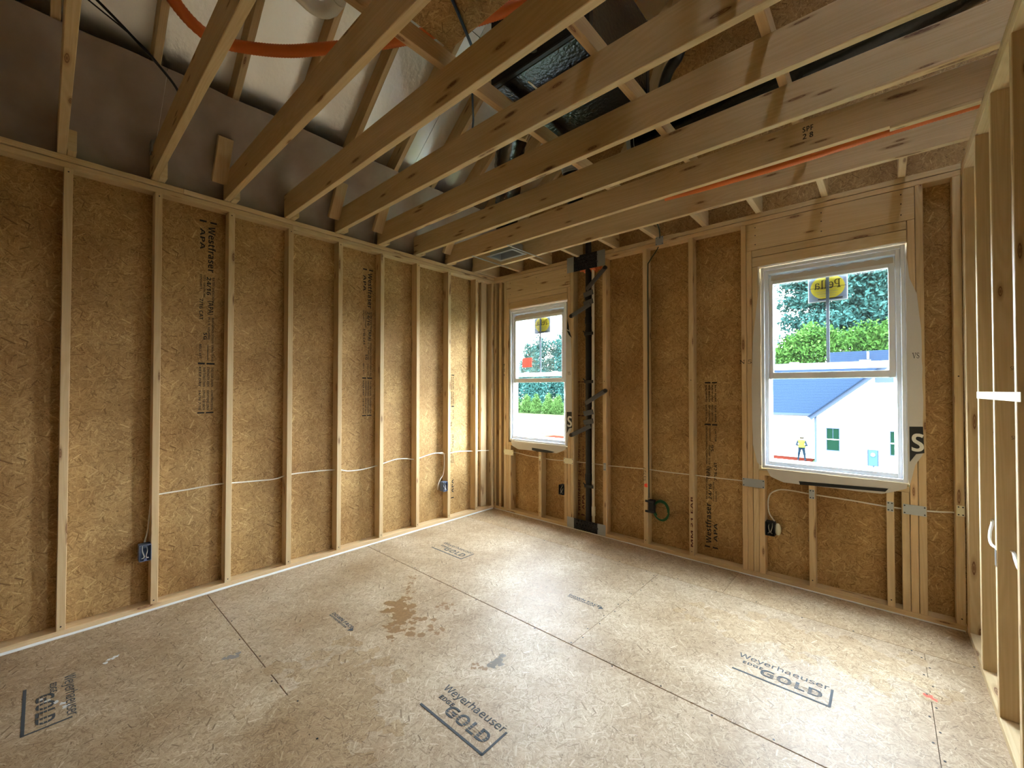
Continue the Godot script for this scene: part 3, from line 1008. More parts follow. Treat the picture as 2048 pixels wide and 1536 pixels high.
func build_roof() -> void:
	var r := structure("roof")
	var ang := atan(PITCH)
	var xr := 4.02
	var turn := Basis.from_euler(Vector3(0, 0, ang))
	var flip := Basis.from_euler(Vector3(0, 0, -ang))
	var hz := cos(ang)
	for k in 16:
		var z := 0.02 + 0.3975 * k if k > 0 else -0.05
		if z > 6.3:
			continue
		# left slope: underside y = 3.0 + 0.8 x
		var l := (xr + 0.35) / hz
		var mid := Vector3((xr - 0.35) / 2.0, 3.0 + PITCH * (xr - 0.35) / 2.0, z)
		var n := Vector3(-sin(ang), cos(ang), 0)
		var m := part(r, "rafter", board_mesh(Vector3(l, 0.14, 0.038)), M["wood%d" % (k % 4)], mid + n * 0.07, turn)
		m.position.z = z
		if k % 2 == 0:
			part(r, "rafter", board_mesh(Vector3(l, 0.14, 0.038)), M.wood1, Vector3(2.0 * xr - mid.x, mid.y, z) + Vector3(-n.x, n.y, 0) * 0.07, flip)
	# deck sheets
	var xs := [-0.62, 0.340, 1.29, 2.24, 3.19, xr]
	for i in xs.size() - 1:
		var xa: float = xs[i]
		var xb: float = xs[i + 1]
		for zz in [[-0.3, 1.4], [1.4, 3.84], [3.84, 6.5]]:
			var size := Vector3((xb - xa) / hz - 0.004, 0.011, zz[1] - zz[0] - 0.004)
			var xm := (xa + xb) / 2
			var n := Vector3(-sin(ang), cos(ang), 0)
			var at := Vector3(xm, 3.0 + PITCH * xm, (zz[0] + zz[1]) / 2) + n * 0.1465
			var sheet := part(r, "foil_panel", board_mesh(size, 0.001), M.foil, at, turn)
			if i == 1 and zz[0] > 1.0 and zz[0] < 2.0:
				sheet.set_meta("label", "silver foil faced roof sheet")
			part(r, "roof_cover", board_mesh(size + Vector3(0.05, 0.01, 0.05), 0.001), M.shingle, at + n * 0.022, turn)
			part(r, "roof_cover", board_mesh(size + Vector3(0.05, 0.01, 0.05), 0.001), M.shingle, Vector3(2 * xr - at.x, at.y, at.z) + Vector3(-n.x, n.y, 0) * 0.022, flip)
			part(r, "deck_panel", board_mesh(size, 0.001), M.osb, Vector3(2 * xr - at.x, at.y, at.z), flip)
	lumber(r, "ridge_board", Vector3(xr - 0.019, 3.0 + PITCH * xr - 0.03, -0.1), Vector3(xr + 0.019, 3.0 + PITCH * xr + 0.16, 6.3))
	# gable ends
	var top := 3.0 + PITCH * xr + 0.17
	var tri2 := PackedVector2Array([Vector2(-0.62, 2.70), Vector2(2 * xr + 0.62, 2.70), Vector2(xr, top)])
	part(r, "gable_panel", prism_mesh(tri2, 0.012), M.osb, Vector3(0, 0.075, -0.115))
	part(r, "gable_panel", prism_mesh(tri2, 0.012), M.osb, Vector3(0, 0.075, 6.32))
	# boards closing the eaves
	slab(r, "eave_board", Vector3(-0.64, 2.55, -0.3), Vector3(-0.60, 2.85, 6.5), M.kraft)
	slab(r, "eave_board", Vector3(-0.64, 2.55, -0.3), Vector3(-0.10, 2.56, 6.5), M.kraft)
	slab(r, "eave_board", Vector3(8.66, 2.55, -0.3), Vector3(8.70, 2.85, 6.5), M.kraft)
	slab(r, "eave_board", Vector3(8.12, 2.55, -0.3), Vector3(8.70, 2.56, 6.5), M.kraft)
	# slack brown sheet stapled below the rafters
	var rr := RandomNumberGenerator.new()
	rr.seed = 14
	var nz := FastNoiseLite.new()
	nz.seed = 4
	nz.frequency = 1.1
	var prof := [[-0.085, TOP + 0.002], [-0.07, 2.86], [-0.045, 2.95], [-0.005, 3.0], [0.10, 3.083], [0.20, 3.163], [0.30, 3.243], [0.395, 3.318]]
	var zs := 72
	for bay in [[-0.08, 1.55], [1.552, 3.15], [3.152, 6.2]]:
		var st := started()
		st.set_smooth_group(0)
		var grid := []
		for j in zs + 1:
			var z: float = lerpf(bay[0], bay[1], float(j) / zs)
			var line := []
			for q in prof.size():
				var amp: float = [0.0, 0.008, 0.012, 0.014, 0.012, 0.010, 0.006, 0.002][q]
				var s := nz.get_noise_2d(q * 0.35, z * 1.6) * amp * 5.0 - amp * 1.2
				line.append(Vector3(prof[q][0] + s * 0.6, prof[q][1] - 0.018 + s, z))
			grid.append(line)
		for j in zs:
			for q in prof.size() - 1:
				for v in [grid[j][q], grid[j][q + 1], grid[j + 1][q + 1], grid[j][q], grid[j + 1][q + 1], grid[j + 1][q]]:
					st.set_uv(Vector2(v.z, v.y))
					st.add_vertex(v)
		st.index()
		st.generate_normals()
		part(r, "baffle_sheet", st.commit(), M.kraft)


# ---------------------------------------------------------------- house wrap and tape round the windows

func wavy(pts: Array, seed_at: int, amount: float) -> PackedVector2Array:
	var r := RandomNumberGenerator.new()
	r.seed = seed_at
	var out := PackedVector2Array()
	for i in pts.size():
		var a: Vector2 = pts[i]
		var b: Vector2 = pts[(i + 1) % pts.size()]
		var n := maxi(1, int(a.distance_to(b) / 0.06))
		for k in n:
			var p := a.lerp(b, float(k) / n)
			if k > 0:
				p += Vector2(r.randf_range(-amount, amount), r.randf_range(-amount, amount))
			out.append(p)
	return out


func build_wrap_and_tape() -> void:
	var g := "house wrap flaps folded round the windows"
	for i in 2:
		var nm: String = ["corner window", "right-hand window"][i]
		var off: float = [-2.573, 0.0][i]
		var t := thing("house_wrap", "white house wrap folded over the framing round the " + nm, "house wrap", Vector3(off, 0, 0), g)
		var right := [Vector2(3.6225, 2.30), Vector2(3.640, 2.12), Vector2(3.672, 2.02), Vector2(3.690, 1.8), Vector2(3.694, 1.3), Vector2(3.69, 1.02), Vector2(3.655, 0.95), Vector2(3.63, 0.82), Vector2(3.6225, 0.86)]
		part(t, "right_flap", prism_mesh(wavy(right, 3 + i, 0.002), 0.0018), M.wrap, Vector3(0, 0, 0.0022))
		var left := [Vector2(2.8205, 2.28), Vector2(2.8205, 0.84), Vector2(2.79, 0.87), Vector2(2.762, 1.0), Vector2(2.757, 1.5), Vector2(2.772, 1.85), Vector2(2.80, 2.1)]
		if i == 1:
			part(t, "left_flap", prism_mesh(wavy(left, 8 + i, 0.002), 0.0018), M.wrap, Vector3(0, 0, 0.0022))
		var low := [Vector2(2.85, 0.8315), Vector2(3.62, 0.8315), Vector2(3.615, 0.80), Vector2(3.56, 0.772), Vector2(3.50, 0.748), Vector2(2.96, 0.742), Vector2(2.88, 0.772)]
		part(t, "sill_flap", prism_mesh(wavy(low, 13 + i, 0.0015), 0.0018), M.wrap, Vector3(0, 0, 0.0032))
		# dark printed corner with a white letter
		var c := thing("flashing_tape", "dark green tape piece with a white letter S beside the " + nm, "tape", Vector3(off, 0, 0.0048), "dark tape pieces lettered S")
		var dark := PackedVector2Array([Vector2(3.631, 1.189), Vector2(3.692, 1.192), Vector2(3.697, 1.03), Vector2(3.66, 1.02), Vector2(3.631, 0.968)])
		part(c, "backing", prism_mesh(dark, 0.001), M.black_tape)
		lettering(c, "S", Vector3(3.640, 1.036, 0.0012), Vector3.RIGHT, Vector3.UP, 0.055, 0.112, M.white_print)
		var st := started()
		if i == 1:
			add_prism(st, PackedVector2Array([Vector2(3.053, 0.765), Vector2(3.53, 0.786), Vector2(3.515, 0.764), Vector2(3.06, 0.741)]), 0.0012)
		else:
			add_prism(st, PackedVector2Array([Vector2(3.17, 0.778), Vector2(3.38, 0.770), Vector2(3.48, 0.760), Vector2(3.44, 0.748), Vector2(3.38, 0.742), Vector2(3.25, 0.742), Vector2(3.17, 0.752)]), 0.0012)
		solid("sill_tape", "dark tape strip under the sill of the " + nm, "tape", st.commit(), M.black_tape, Vector3(off, 0, 0.0058))
	# torn blue print above, on the corner window's side
	var bird := thing("printed_scrap", "dark blue torn print beside the corner window's upper sash", "print")
	part(bird, "upper_piece", prism_mesh(PackedVector2Array([Vector2(1.065, 2.155), Vector2(1.083, 2.08), Vector2(1.086, 2.03), Vector2(1.062, 2.05)]), 0.001), M.black_tape, Vector3(0, 0, 0.0045))
	part(bird, "lower_piece", prism_mesh(PackedVector2Array([Vector2(1.058, 2.035), Vector2(1.092, 2.02), Vector2(1.122, 1.95), Vector2(1.085, 1.985)]), 0.001), M.black_tape, Vector3(0, 0, 0.0045))
	# sealant beads along the foot of the walls
	var r := RandomNumberGenerator.new()
	r.seed = 2
	for w in [[Vector3(0.004, 0.004, 0.02), Vector3(0.004, 0.004, 4.6), "white sealant bead along the foot of the long left wall"], [Vector3(0.02, 0.004, 0.004), Vector3(3.86, 0.004, 0.004), "thin white sealant bead along the foot of the window wall"]]:
		var pts := []
		var rad := []
		var thick: float = 0.0085 if w[0].z > 0.01 else 0.0045
		for k in 61:
			pts.append(w[0].lerp(w[1], k / 60.0) + Vector3(r.randf_range(-0.001, 0.001), 0, r.randf_range(-0.001, 0.001)))
			rad.append(thick * r.randf_range(0.8, 1.15))
		solid("sealant_bead", w[2], "sealant", tube_mesh(pts, rad, 8), M.sealant)


# ---------------------------------------------------------------- electrical

func outlet_box(label: String, at: Vector3, out: Vector3, side: Vector3, face: Material, group: String) -> void:
	# at: centre of the open face; out: towards the room; side: to the right along the wall
	var t := thing("outlet_box", label, "electrical box", at, group)
	var b := Basis(side, Vector3.UP, out)
	var w := 0.056
	var h := 0.098
	var d := 0.062
	var k := 0.003
	var st := started()
	for s in [[Vector3(k, h, d), Vector3(-w / 2, 0, -d / 2)], [Vector3(k, h, d), Vector3(w / 2, 0, -d / 2)], [Vector3(w, k, d), Vector3(0, h / 2, -d / 2)], [Vector3(w, k, d), Vector3(0, -h / 2, -d / 2)], [Vector3(w, h, k), Vector3(0, 0, -d)]]:
		add_board(st, s[0], s[1], 0.0008)
	part(t, "shell", st.commit(), face, Vector3.ZERO, b)
	var back := BoxMesh.new()
	back.size = Vector3(w - k, h - k, 0.004)
	part(t, "back_plate", back, face, b * Vector3(0, 0, -d + 0.004), b)
	for s in [-1.0, 1.0]:
		part(t, "wire_tail", tube_mesh(smooth([b * Vector3(0.008 * s, 0.04, -0.05), b * Vector3(0.012 * s, 0.01, -0.02), b * Vector3(0.004 * s, -0.025, -0.008), b * Vector3(0.016 * s, -0.035, -0.012)], 4), 0.0028, 6), M.cable_white)
	for y in [-1.0, 1.0]:
		var tab := BoxMesh.new()
		tab.size = Vector3(0.014, 0.012, 0.004)
		part(t, "screw_tab", tab, face, b * Vector3(0, y * (h / 2 - 0.008), -0.004), b)


func stud_guard(label: String, x0: float, x1: float, y0: float, y1: float, mat: Material, group: String) -> void:
	var t := thing("nail_plate", label, "metal plate", Vector3((x0 + x1) / 2, (y0 + y1) / 2, 0.0014), group)
	part(t, "plate", board_mesh(Vector3(x1 - x0, y1 - y0, 0.0016), 0.0004), mat)
	var head := CylinderMesh.new()
	head.top_radius = 0.004
	head.bottom_radius = 0.004
	head.height = 0.0012
	head.radial_segments = 8
	var turn := Basis(Vector3.RIGHT, PI / 2)
	for s in [[-1, -1], [1, 1], [-1, 1], [1, -1]]:
		part(t, "nail_head", head, M.dark_steel, Vector3(s[0] * ((x1 - x0) / 2 - 0.008), s[1] * ((y1 - y0) / 2 - 0.009), 0.0012), turn)


func build_electrical() -> void:
	# left wall cable, looping from stud to stud
	var pts := [Vector3(-0.05, 0.722, 3.14), Vector3(-0.05, 0.726, 3.08), Vector3(-0.055, 0.728, 2.95), Vector3(-0.05, 0.737, 2.80), Vector3(-0.045, 0.733, 2.70), Vector3(-0.05, 0.722, 2.55), Vector3(-0.05, 0.716, 2.40), Vector3(-0.045, 0.735, 2.30), Vector3(-0.05, 0.732, 2.12), Vector3(-0.045, 0.72, 1.91), Vector3(-0.05, 0.692, 1.80), Vector3(-0.05, 0.688, 1.65), Vector3(-0.045, 0.708, 1.50), Vector3(-0.055, 0.735, 1.32), Vector3(-0.05, 0.729, 1.20), Vector3(-0.045, 0.712, 1.09), Vector3(-0.055, 0.735, 0.92), Vector3(-0.055, 0.742, 0.82), Vector3(-0.05, 0.728, 0.75), Vector3(-0.045, 0.722, 0.69), Vector3(-0.05, 0.726, 0.50), Vector3(-0.045, 0.706, 0.28), Vector3(-0.05, 0.70, 0.18), Vector3(-0.045, 0.69, 0.06), Vector3(-0.03, 0.69, -0.03)]
	solid("electrical_cable", "white electrical cable looping between the studs of the left wall", "cable", tube_mesh(smooth(pts, 5), 0.0052, 7), M.cable_white)
	solid("electrical_cable", "cable dropping from a stud hole to the left wall's near outlet box", "cable", tube_mesh(smooth([Vector3(-0.04, 0.722, 3.118), Vector3(-0.045, 0.70, 3.137), Vector3(-0.045, 0.60, 3.148), Vector3(-0.05, 0.50, 3.155), Vector3(-0.05, 0.43, 3.170)], 6), 0.0045, 7), M.cable_white)
	solid("electrical_cable", "curved cable running down to the left wall's far outlet box near the corner", "cable", tube_mesh(smooth([Vector3(-0.05, 0.742, 0.80), Vector3(-0.045, 0.735, 0.735), Vector3(-0.04, 0.69, 0.722), Vector3(-0.04, 0.58, 0.722), Vector3(-0.042, 0.50, 0.74), Vector3(-0.045, 0.455, 0.775), Vector3(-0.045, 0.40, 0.80), Vector3(-0.05, 0.35, 0.80)], 6), 0.0052, 7), M.cable_white)
	var g := "open outlet boxes on the studs"
	outlet_box("open outlet box on the second stud from the left", Vector3(0.012, 0.377, 3.172), Vector3.RIGHT, Vector3.FORWARD, M.box_blue, g)
	outlet_box("open blue-grey outlet box on the left wall near the corner", Vector3(0.012, 0.383, 0.744), Vector3.RIGHT, Vector3.FORWARD, M.box_blue, g)
	outlet_box("open dark outlet box under the corner window", Vector3(0.989, 0.375, 0.012), Vector3.BACK, Vector3.RIGHT, M.box_dark, g)
	outlet_box("open dark outlet box under the right-hand window", Vector3(2.872, 0.385, 0.012), Vector3.BACK, Vector3.RIGHT, M.box_dark, g)
	var lump := SphereMesh.new()
	lump.radius = 0.022
	lump.height = 0.09
	lump.radial_segments = 10
	lump.rings = 6
	solid("foam_lump", "cream foam lump on the side of the right-hand window's outlet box", "foam", lump, M.cream_plate, Vector3(2.918, 0.385, -0.02))
	# window wall cable
	var back := [Vector3(0.0, 0.68, -0.045), Vector3(0.15, 0.69, -0.045), Vector3(0.32, 0.69, -0.045), Vector3(0.50, 0.672, -0.05), Vector3(0.64, 0.669, -0.045), Vector3(0.85, 0.664, -0.05), Vector3(1.02, 0.674, -0.045), Vector3(1.28, 0.674, -0.0835), Vector3(1.49, 0.682, -0.045), Vector3(1.70, 0.689, -0.05), Vector3(1.90, 0.697, -0.045), Vector3(2.10, 0.695, -0.05), Vector3(2.30, 0.70, -0.045), Vector3(2.50, 0.70, -0.05), Vector3(2.70, 0.706, -0.045), Vector3(2.80, 0.706, -0.045)]
	solid("electrical_cable", "straight white cable through the studs of the window wall", "cable", tube_mesh(smooth(back, 4), 0.0042, 7), M.cable_white)
	var under := [Vector3(3.85, 0.685, -0.045), Vector3(3.72, 0.668, -0.045), Vector3(3.55, 0.66, -0.045), Vector3(3.33, 0.668, -0.05), Vector3(3.12, 0.674, -0.045), Vector3(2.99, 0.680, -0.05), Vector3(2.92, 0.672, -0.05), Vector3(2.868, 0.635, -0.045), Vector3(2.852, 0.57, -0.042), Vector3(2.860, 0.49, -0.04), Vector3(2.89, 0.44, -0.04), Vector3(2.912, 0.40, -0.04)]
	solid("electrical_cable", "white cable curving under the right-hand window to its outlet box", "cable", tube_mesh(smooth(under, 5), 0.0048, 7), M.cable_white)
	var gp := "plates protecting the cable at the studs"
	stud_guard("cream plate on the left studs under the corner window", 0.168, 0.318, 0.660, 0.722, M.cream_plate, gp)
	stud_guard("small cream plate on the short stud under the corner window", 0.690, 0.718, 0.648, 0.708, M.cream_plate, gp)
	stud_guard("cream plate on the right studs under the corner window", 1.018, 1.132, 0.655, 0.713, M.cream_plate, gp)
	stud_guard("narrow grey plate on the stud right of the black pipe", 1.480, 1.508, 0.640, 0.712, M.galvanised, gp)
	stud_guard("grey plate left below the right-hand window", 2.690, 2.838, 0.676, 0.739, M.galvanised, gp)
	stud_guard("small grey plate on the first short stud under the right-hand window", 3.112, 3.144, 0.650, 0.716, M.galvanised, gp)
	stud_guard("small grey plate on the second short stud under the right-hand window", 3.521, 3.554, 0.642, 0.704, M.galvanised, gp)
	stud_guard("wide pale plate on the studs right below the right-hand window", 3.597, 3.703, 0.640, 0.702, M.galvanised, gp)
	stud_guard("jagged white plate on the last stud by the right corner", 3.830, 3.864, 0.672, 0.735, M.cream_plate, gp)
	# strap across the right wall's studs
	var strap := thing("metal_strap", "pale strap nailed across the studs of the open right wall", "strap", Vector3(3.8665, 1.392, 0.93))
	part(strap, "band", board_mesh(Vector3(0.0016, 0.034, 0.92), 0.0004), M.cream_plate)
	# stub of cable in the right wall
	solid("electrical_cable", "white cable passing through the studs of the right wall", "cable", tube_mesh(smooth([Vector3(3.90, 0.79, 0.42), Vector3(3.905, 0.775, 0.52), Vector3(3.885, 0.74, 0.62), Vector3(3.88, 0.705, 0.70), Vector3(3.90, 0.72, 0.85), Vector3(3.91, 0.745, 0.93), Vector3(3.90, 0.74, 1.05), Vector3(3.89, 0.745, 1.2), Vector3(3.91, 0.76, 1.32)], 5), 0.006, 8), M.cable_white)
	solid("nail_plate", "small bent galvanised plate on a right wall stud", "metal plate", board_mesh(Vector3(0.0016, 0.07, 0.03), 0.0004), M.galvanised, Vector3(3.867, 0.70, 0.893), Basis.IDENTITY, gp)
	# dark cable up the third stud
	solid("electrical_cable", "dark green cable running up the stud beside the hose box", "cable", tube_mesh(smooth([Vector3(2.06, 2.86, 0.10), Vector3(2.055, 2.80, 0.03), Vector3(2.02, 2.70, -0.03), Vector3(1.94, 2.58, -0.02), Vector3(1.928, 2.50, -0.012), Vector3(1.929, 2.0, -0.012), Vector3(1.929, 1.4, -0.012), Vector3(1.929, 0.80, -0.012), Vector3(1.93, 0.45, -0.015)], 6), 0.005, 7), M.green_cable)
	stud_guard("grey plate on the top plate above the third stud", 2.005, 2.075, 2.700, 2.775, M.galvanised, gp)


# ---------------------------------------------------------------- plumbing

func corrugated(pts: Array, r: float) -> ArrayMesh:
	var path := smooth(pts, 10)
	var out := []
	var rad := []
	for i in path.size() - 1:
		var n := maxi(1, int(path[i].distance_to(path[i + 1]) / 0.006))
		for k in n:
			out.append(path[i].lerp(path[i + 1], float(k) / n))
			rad.append(r * (1.0 if out.size() % 2 else 0.93))
	return tube_mesh(out, rad, 12)


func build_plumbing() -> void:
	# black stack
	var t := thing("drain_pipe", "black vertical drain pipe between the window and next stud", "pipe", Vector3(1.288, 0, -0.045))
	part(t, "pipe", tube_mesh([Vector3(0, 0.002, 0), Vector3(0, 3.05, 0)], 0.030, 16), M.abs_black)
	for y in [0.54, 1.28, 1.99, 2.12, 2.36]:
		part(t, "coupling", tube_mesh([Vector3(0, y - 0.035, 0), Vector3(0, y - 0.03, 0), Vector3(0, y + 0.03, 0), Vector3(0, y + 0.035, 0)], [0.033, 0.036, 0.036, 0.033], 16), M.abs_black)
	var c := thing("water_pipe", "thin white water pipe beside the black drain pipe", "pipe", Vector3(1.352, 0, -0.030))
	part(c, "pipe", tube_mesh([Vector3(0, 0.04, 0), Vector3(0, 2.70, 0)], 0.0135, 12), M.pvc_white)
	part(c, "coupling", tube_mesh([Vector3(0, 0.17, 0), Vector3(0, 0.26, 0)], 0.019, 12), M.pvc_white)
	for y in [1.98, 1.50, 0.46]:
		var tie := thing("pipe_tie", ["black clip binding the two pipes near the top strap", "black clip binding the two pipes at mid height", "black clip binding the two pipes near the floor"][[1.98, 1.50, 0.46].find(y)], "clip", Vector3(1.318, y, -0.02), "black clips on the pipes")
		part(tie, "band", board_mesh(Vector3(0.098, 0.03, 0.012), 0.005), M.black_tape, Vector3(0, 0, 0.021))
		part(tie, "tail", tube_mesh([Vector3(-0.04, 0.01, 0.025), Vector3(-0.06, 0.03, 0.03)], 0.005, 6), M.black_tape)
	# foam hangers strapped aslant
	var gs := "grey foam straps tied round the pipes"
	var spots := [[Vector2(1.30, 2.42), Vector2(1.51, 2.60), "grey strap rising to the right stud at the top of the pipes"], [Vector2(1.118, 2.175), Vector2(1.345, 2.27), "grey strap reaching left to the window stud near the top"], [Vector2(1.29, 1.285), Vector2(1.51, 1.41), "grey strap rising to the right stud at mid height"], [Vector2(1.118, 0.955), Vector2(1.345, 1.06), "grey strap reaching left to the window stud at sill height"]]
	for s in spots:
		var a := Vector3(s[0].x, s[0].y, 0.012)
		var b := Vector3(s[1].x, s[1].y, 0.012)
		var k := thing("pipe_strap", s[2], "strap", (a + b) / 2, gs)
		var ang := atan2(b.y - a.y, b.x - a.x)
		part(k, "band", board_mesh(Vector3(a.distance_to(b), 0.042, 0.016), 0.005), M.foam_grey, Vector3.ZERO, Basis(Vector3.BACK, ang))
		var end: Vector3 = (b if s[1].x > 1.45 else a) - (a + b) / 2
		var knob := CylinderMesh.new()
		knob.top_radius = 0.019
		knob.bottom_radius = 0.019
		knob.height = 0.02
		part(k, "fixing", knob, M.dark_steel, end, Basis(Vector3.RIGHT, PI / 2))
	for y in [2.38, 2.29, 1.19, 1.10]:
		var wrapn := thing("pipe_wrap", ["grey wrap round the pipes below the top strap", "second grey wrap round the pipes below the top strap", "grey wrap round the pipes below the mid-height strap", "second grey wrap round the pipes below the mid-height strap"][[2.38, 2.29, 1.19, 1.10].find(y)], "strap", Vector3(1.315, y, -0.022), gs)
		part(wrapn, "band", board_mesh(Vector3(0.105, 0.05, 0.012), 0.005), M.foam_grey, Vector3(0, 0, 0.024), Basis(Vector3.BACK, 0.22))
	# studded strap plates over the plates the pipes pass
	for q in [[2.628, 2.785, "studded black sheet with grey ends where the pipes pass the top plate"], [0.01, 0.115, "studded black sheet with grey ends where the pipes meet the floor"]]:
		var low: float = q[0]
		var high: float = q[1]
		var p := thing("plate_tie", q[2], "metal plate", Vector3(1.28, (low + high) / 2, 0.0015))
		var h := high - low
		part(p, "end_plate", board_mesh(Vector3(0.09, h, 0.002), 0.0005), M.galvanised, Vector3(-0.175, 0, 0))
		part(p, "end_plate", board_mesh(Vector3(0.09, h, 0.002), 0.0005), M.galvanised, Vector3(0.178, 0, 0))
		part(p, "studded_sheet", board_mesh(Vector3(0.27, h, 0.004), 0.001), M.abs_black, Vector3(0, 0, 0.002))
		var knobm := SphereMesh.new()
		knobm.radius = 0.012
		knobm.height = 0.018
		knobm.radial_segments = 8
		knobm.rings = 4
		for j in int(h / 0.035):
			for i in 8:
				part(p, "stud_knob", knobm, M.abs_black, Vector3(-0.115 + 0.033 * i + (0.016 if j % 2 else 0.0), -h / 2 + 0.02 + 0.034 * j, 0.006), Basis(Vector3.RIGHT, PI / 2))
	# orange fire foam round the pipes at the top
	var st := started()
	var r := RandomNumberGenerator.new()
	r.seed = 31
	for k in 26:
		var x := r.randf_range(1.20, 1.46)
		add_board(st, Vector3(0.03, 0.025, 0.03) * r.randf_range(0.6, 1.4), Vector3(x, 2.655 - r.randf_range(0.0, 0.035), r.randf_range(-0.075, -0.01)), 0.008, Vector2.ZERO, Basis.from_euler(Vector3(r.randf() * 3, r.randf() * 3, r.randf() * 3)))
	solid("fire_foam", "orange foam round the pipes under the studded top sheet", "foam", st.commit(), M.orange_foam)
	# hose box with a green coil
	var hb := thing("hose_box", "black box holding a green hose coil on a stud", "box", Vector3(1.955, 0.378, 0.0), "")
	part(hb, "box", board_mesh(Vector3(0.05, 0.11, 0.05), 0.004), M.box_dark, Vector3(0.0, 0, -0.022))
	for y in [-0.045, 0.045]:
		part(hb, "bracket", board_mesh(Vector3(0.075, 0.018, 0.012), 0.002), M.abs_black, Vector3(-0.012, y, 0.006))
	var ring := []
	for k in 64:
		var a := TAU * k / 24.0
		var rr := 0.068 + 0.005 * sin(k * 0.37)
		ring.append(Vector3(2.030 + cos(a) * rr, 0.348 + sin(a) * rr * 1.2, -0.02 + 0.003 * sin(k * 0.61) - 0.0006 * k))
	solid("hose_coil", "green coiled hose hanging from the black box", "hose", tube_mesh(ring, 0.0065, 8), M.green_hose)
	# orange conduit along the second last joist
	solid("orange_conduit", "straight orange conduit running beside a joist near the window wall", "conduit", corrugated([Vector3(2.30, 2.86, 0.52), Vector3(2.6, 2.845, 0.525), Vector3(3.1, 2.835, 0.53), Vector3(3.5, 2.84, 0.535), Vector3(3.95, 2.842, 0.54)], 0.024), M.orange_conduit)
	solid("orange_conduit", "sagging orange corrugated conduit above the left joists", "conduit", corrugated([Vector3(1.28, 3.30, 3.42), Vector3(1.17, 3.16, 3.26), Vector3(1.13, 3.105, 3.146), Vector3(1.145, 3.095, 3.045), Vector3(1.293, 3.095, 2.854), Vector3(1.475, 3.095, 2.712), Vector3(1.78, 3.095, 2.505), Vector3(2.15, 3.12, 2.30), Vector3(2.45, 3.2, 2.1)], 0.028), M.orange_conduit)
	# white drain elbow
	var w := thing("drain_elbow", "white plastic pipe with an elbow lying above the joists", "pipe", Vector3.ZERO)
	part(w, "pipe", tube_mesh([Vector3(1.745, 3.075, 2.800), Vector3(2.600, 3.090, 2.800)], 0.026, 18), M.pvc_white)
	part(w, "collar", tube_mesh([Vector3(1.735, 3.075, 2.800), Vector3(1.800, 3.076, 2.800)], 0.031, 18), M.pvc_white)
	part(w, "elbow", tube_mesh(smooth([Vector3(1.740, 3.075, 2.800), Vector3(1.700, 3.077, 2.815), Vector3(1.675, 3.085, 2.850), Vector3(1.670, 3.100, 2.900), Vector3(1.670, 3.120, 2.980)], 5), 0.030, 18), M.pvc_white)
	part(w, "side_collar", tube_mesh([Vector3(1.670, 3.108, 2.930), Vector3(1.670, 3.125, 3.000)], 0.034, 18), M.pvc_white)
	part(w, "strap", tube_mesh([Vector3(1.960, 3.078, 2.800), Vector3(1.985, 3.078, 2.800)], 0.028, 18), M.galvanised)


# ---------------------------------------------------------------- things in the attic

func flex_duct(label: String, pts: Array, r: float, group: String) -> void:
	var t := thing("flex_duct", label, "duct", Vector3.ZERO, group)
	var path := smooth(pts, 14)
	var rad := []
	var rr := RandomNumberGenerator.new()
	rr.seed = int(pts[0].x * 1000.0)
	for i in path.size():
		rad.append(r * (1.0 + 0.045 * sin(i * 1.7) + rr.randf_range(-0.03, 0.03)))
	part(t, "sleeve", tube_mesh(path, rad, 18), M.duct_film)
	for e in [path[0], path[-1]]:
		var d: Vector3 = (path[1] - path[0]).normalized()
		part(t, "collar", tube_mesh([e - d * 0.03, e + d * 0.03], r * 1.02, 18), M.galvanised)


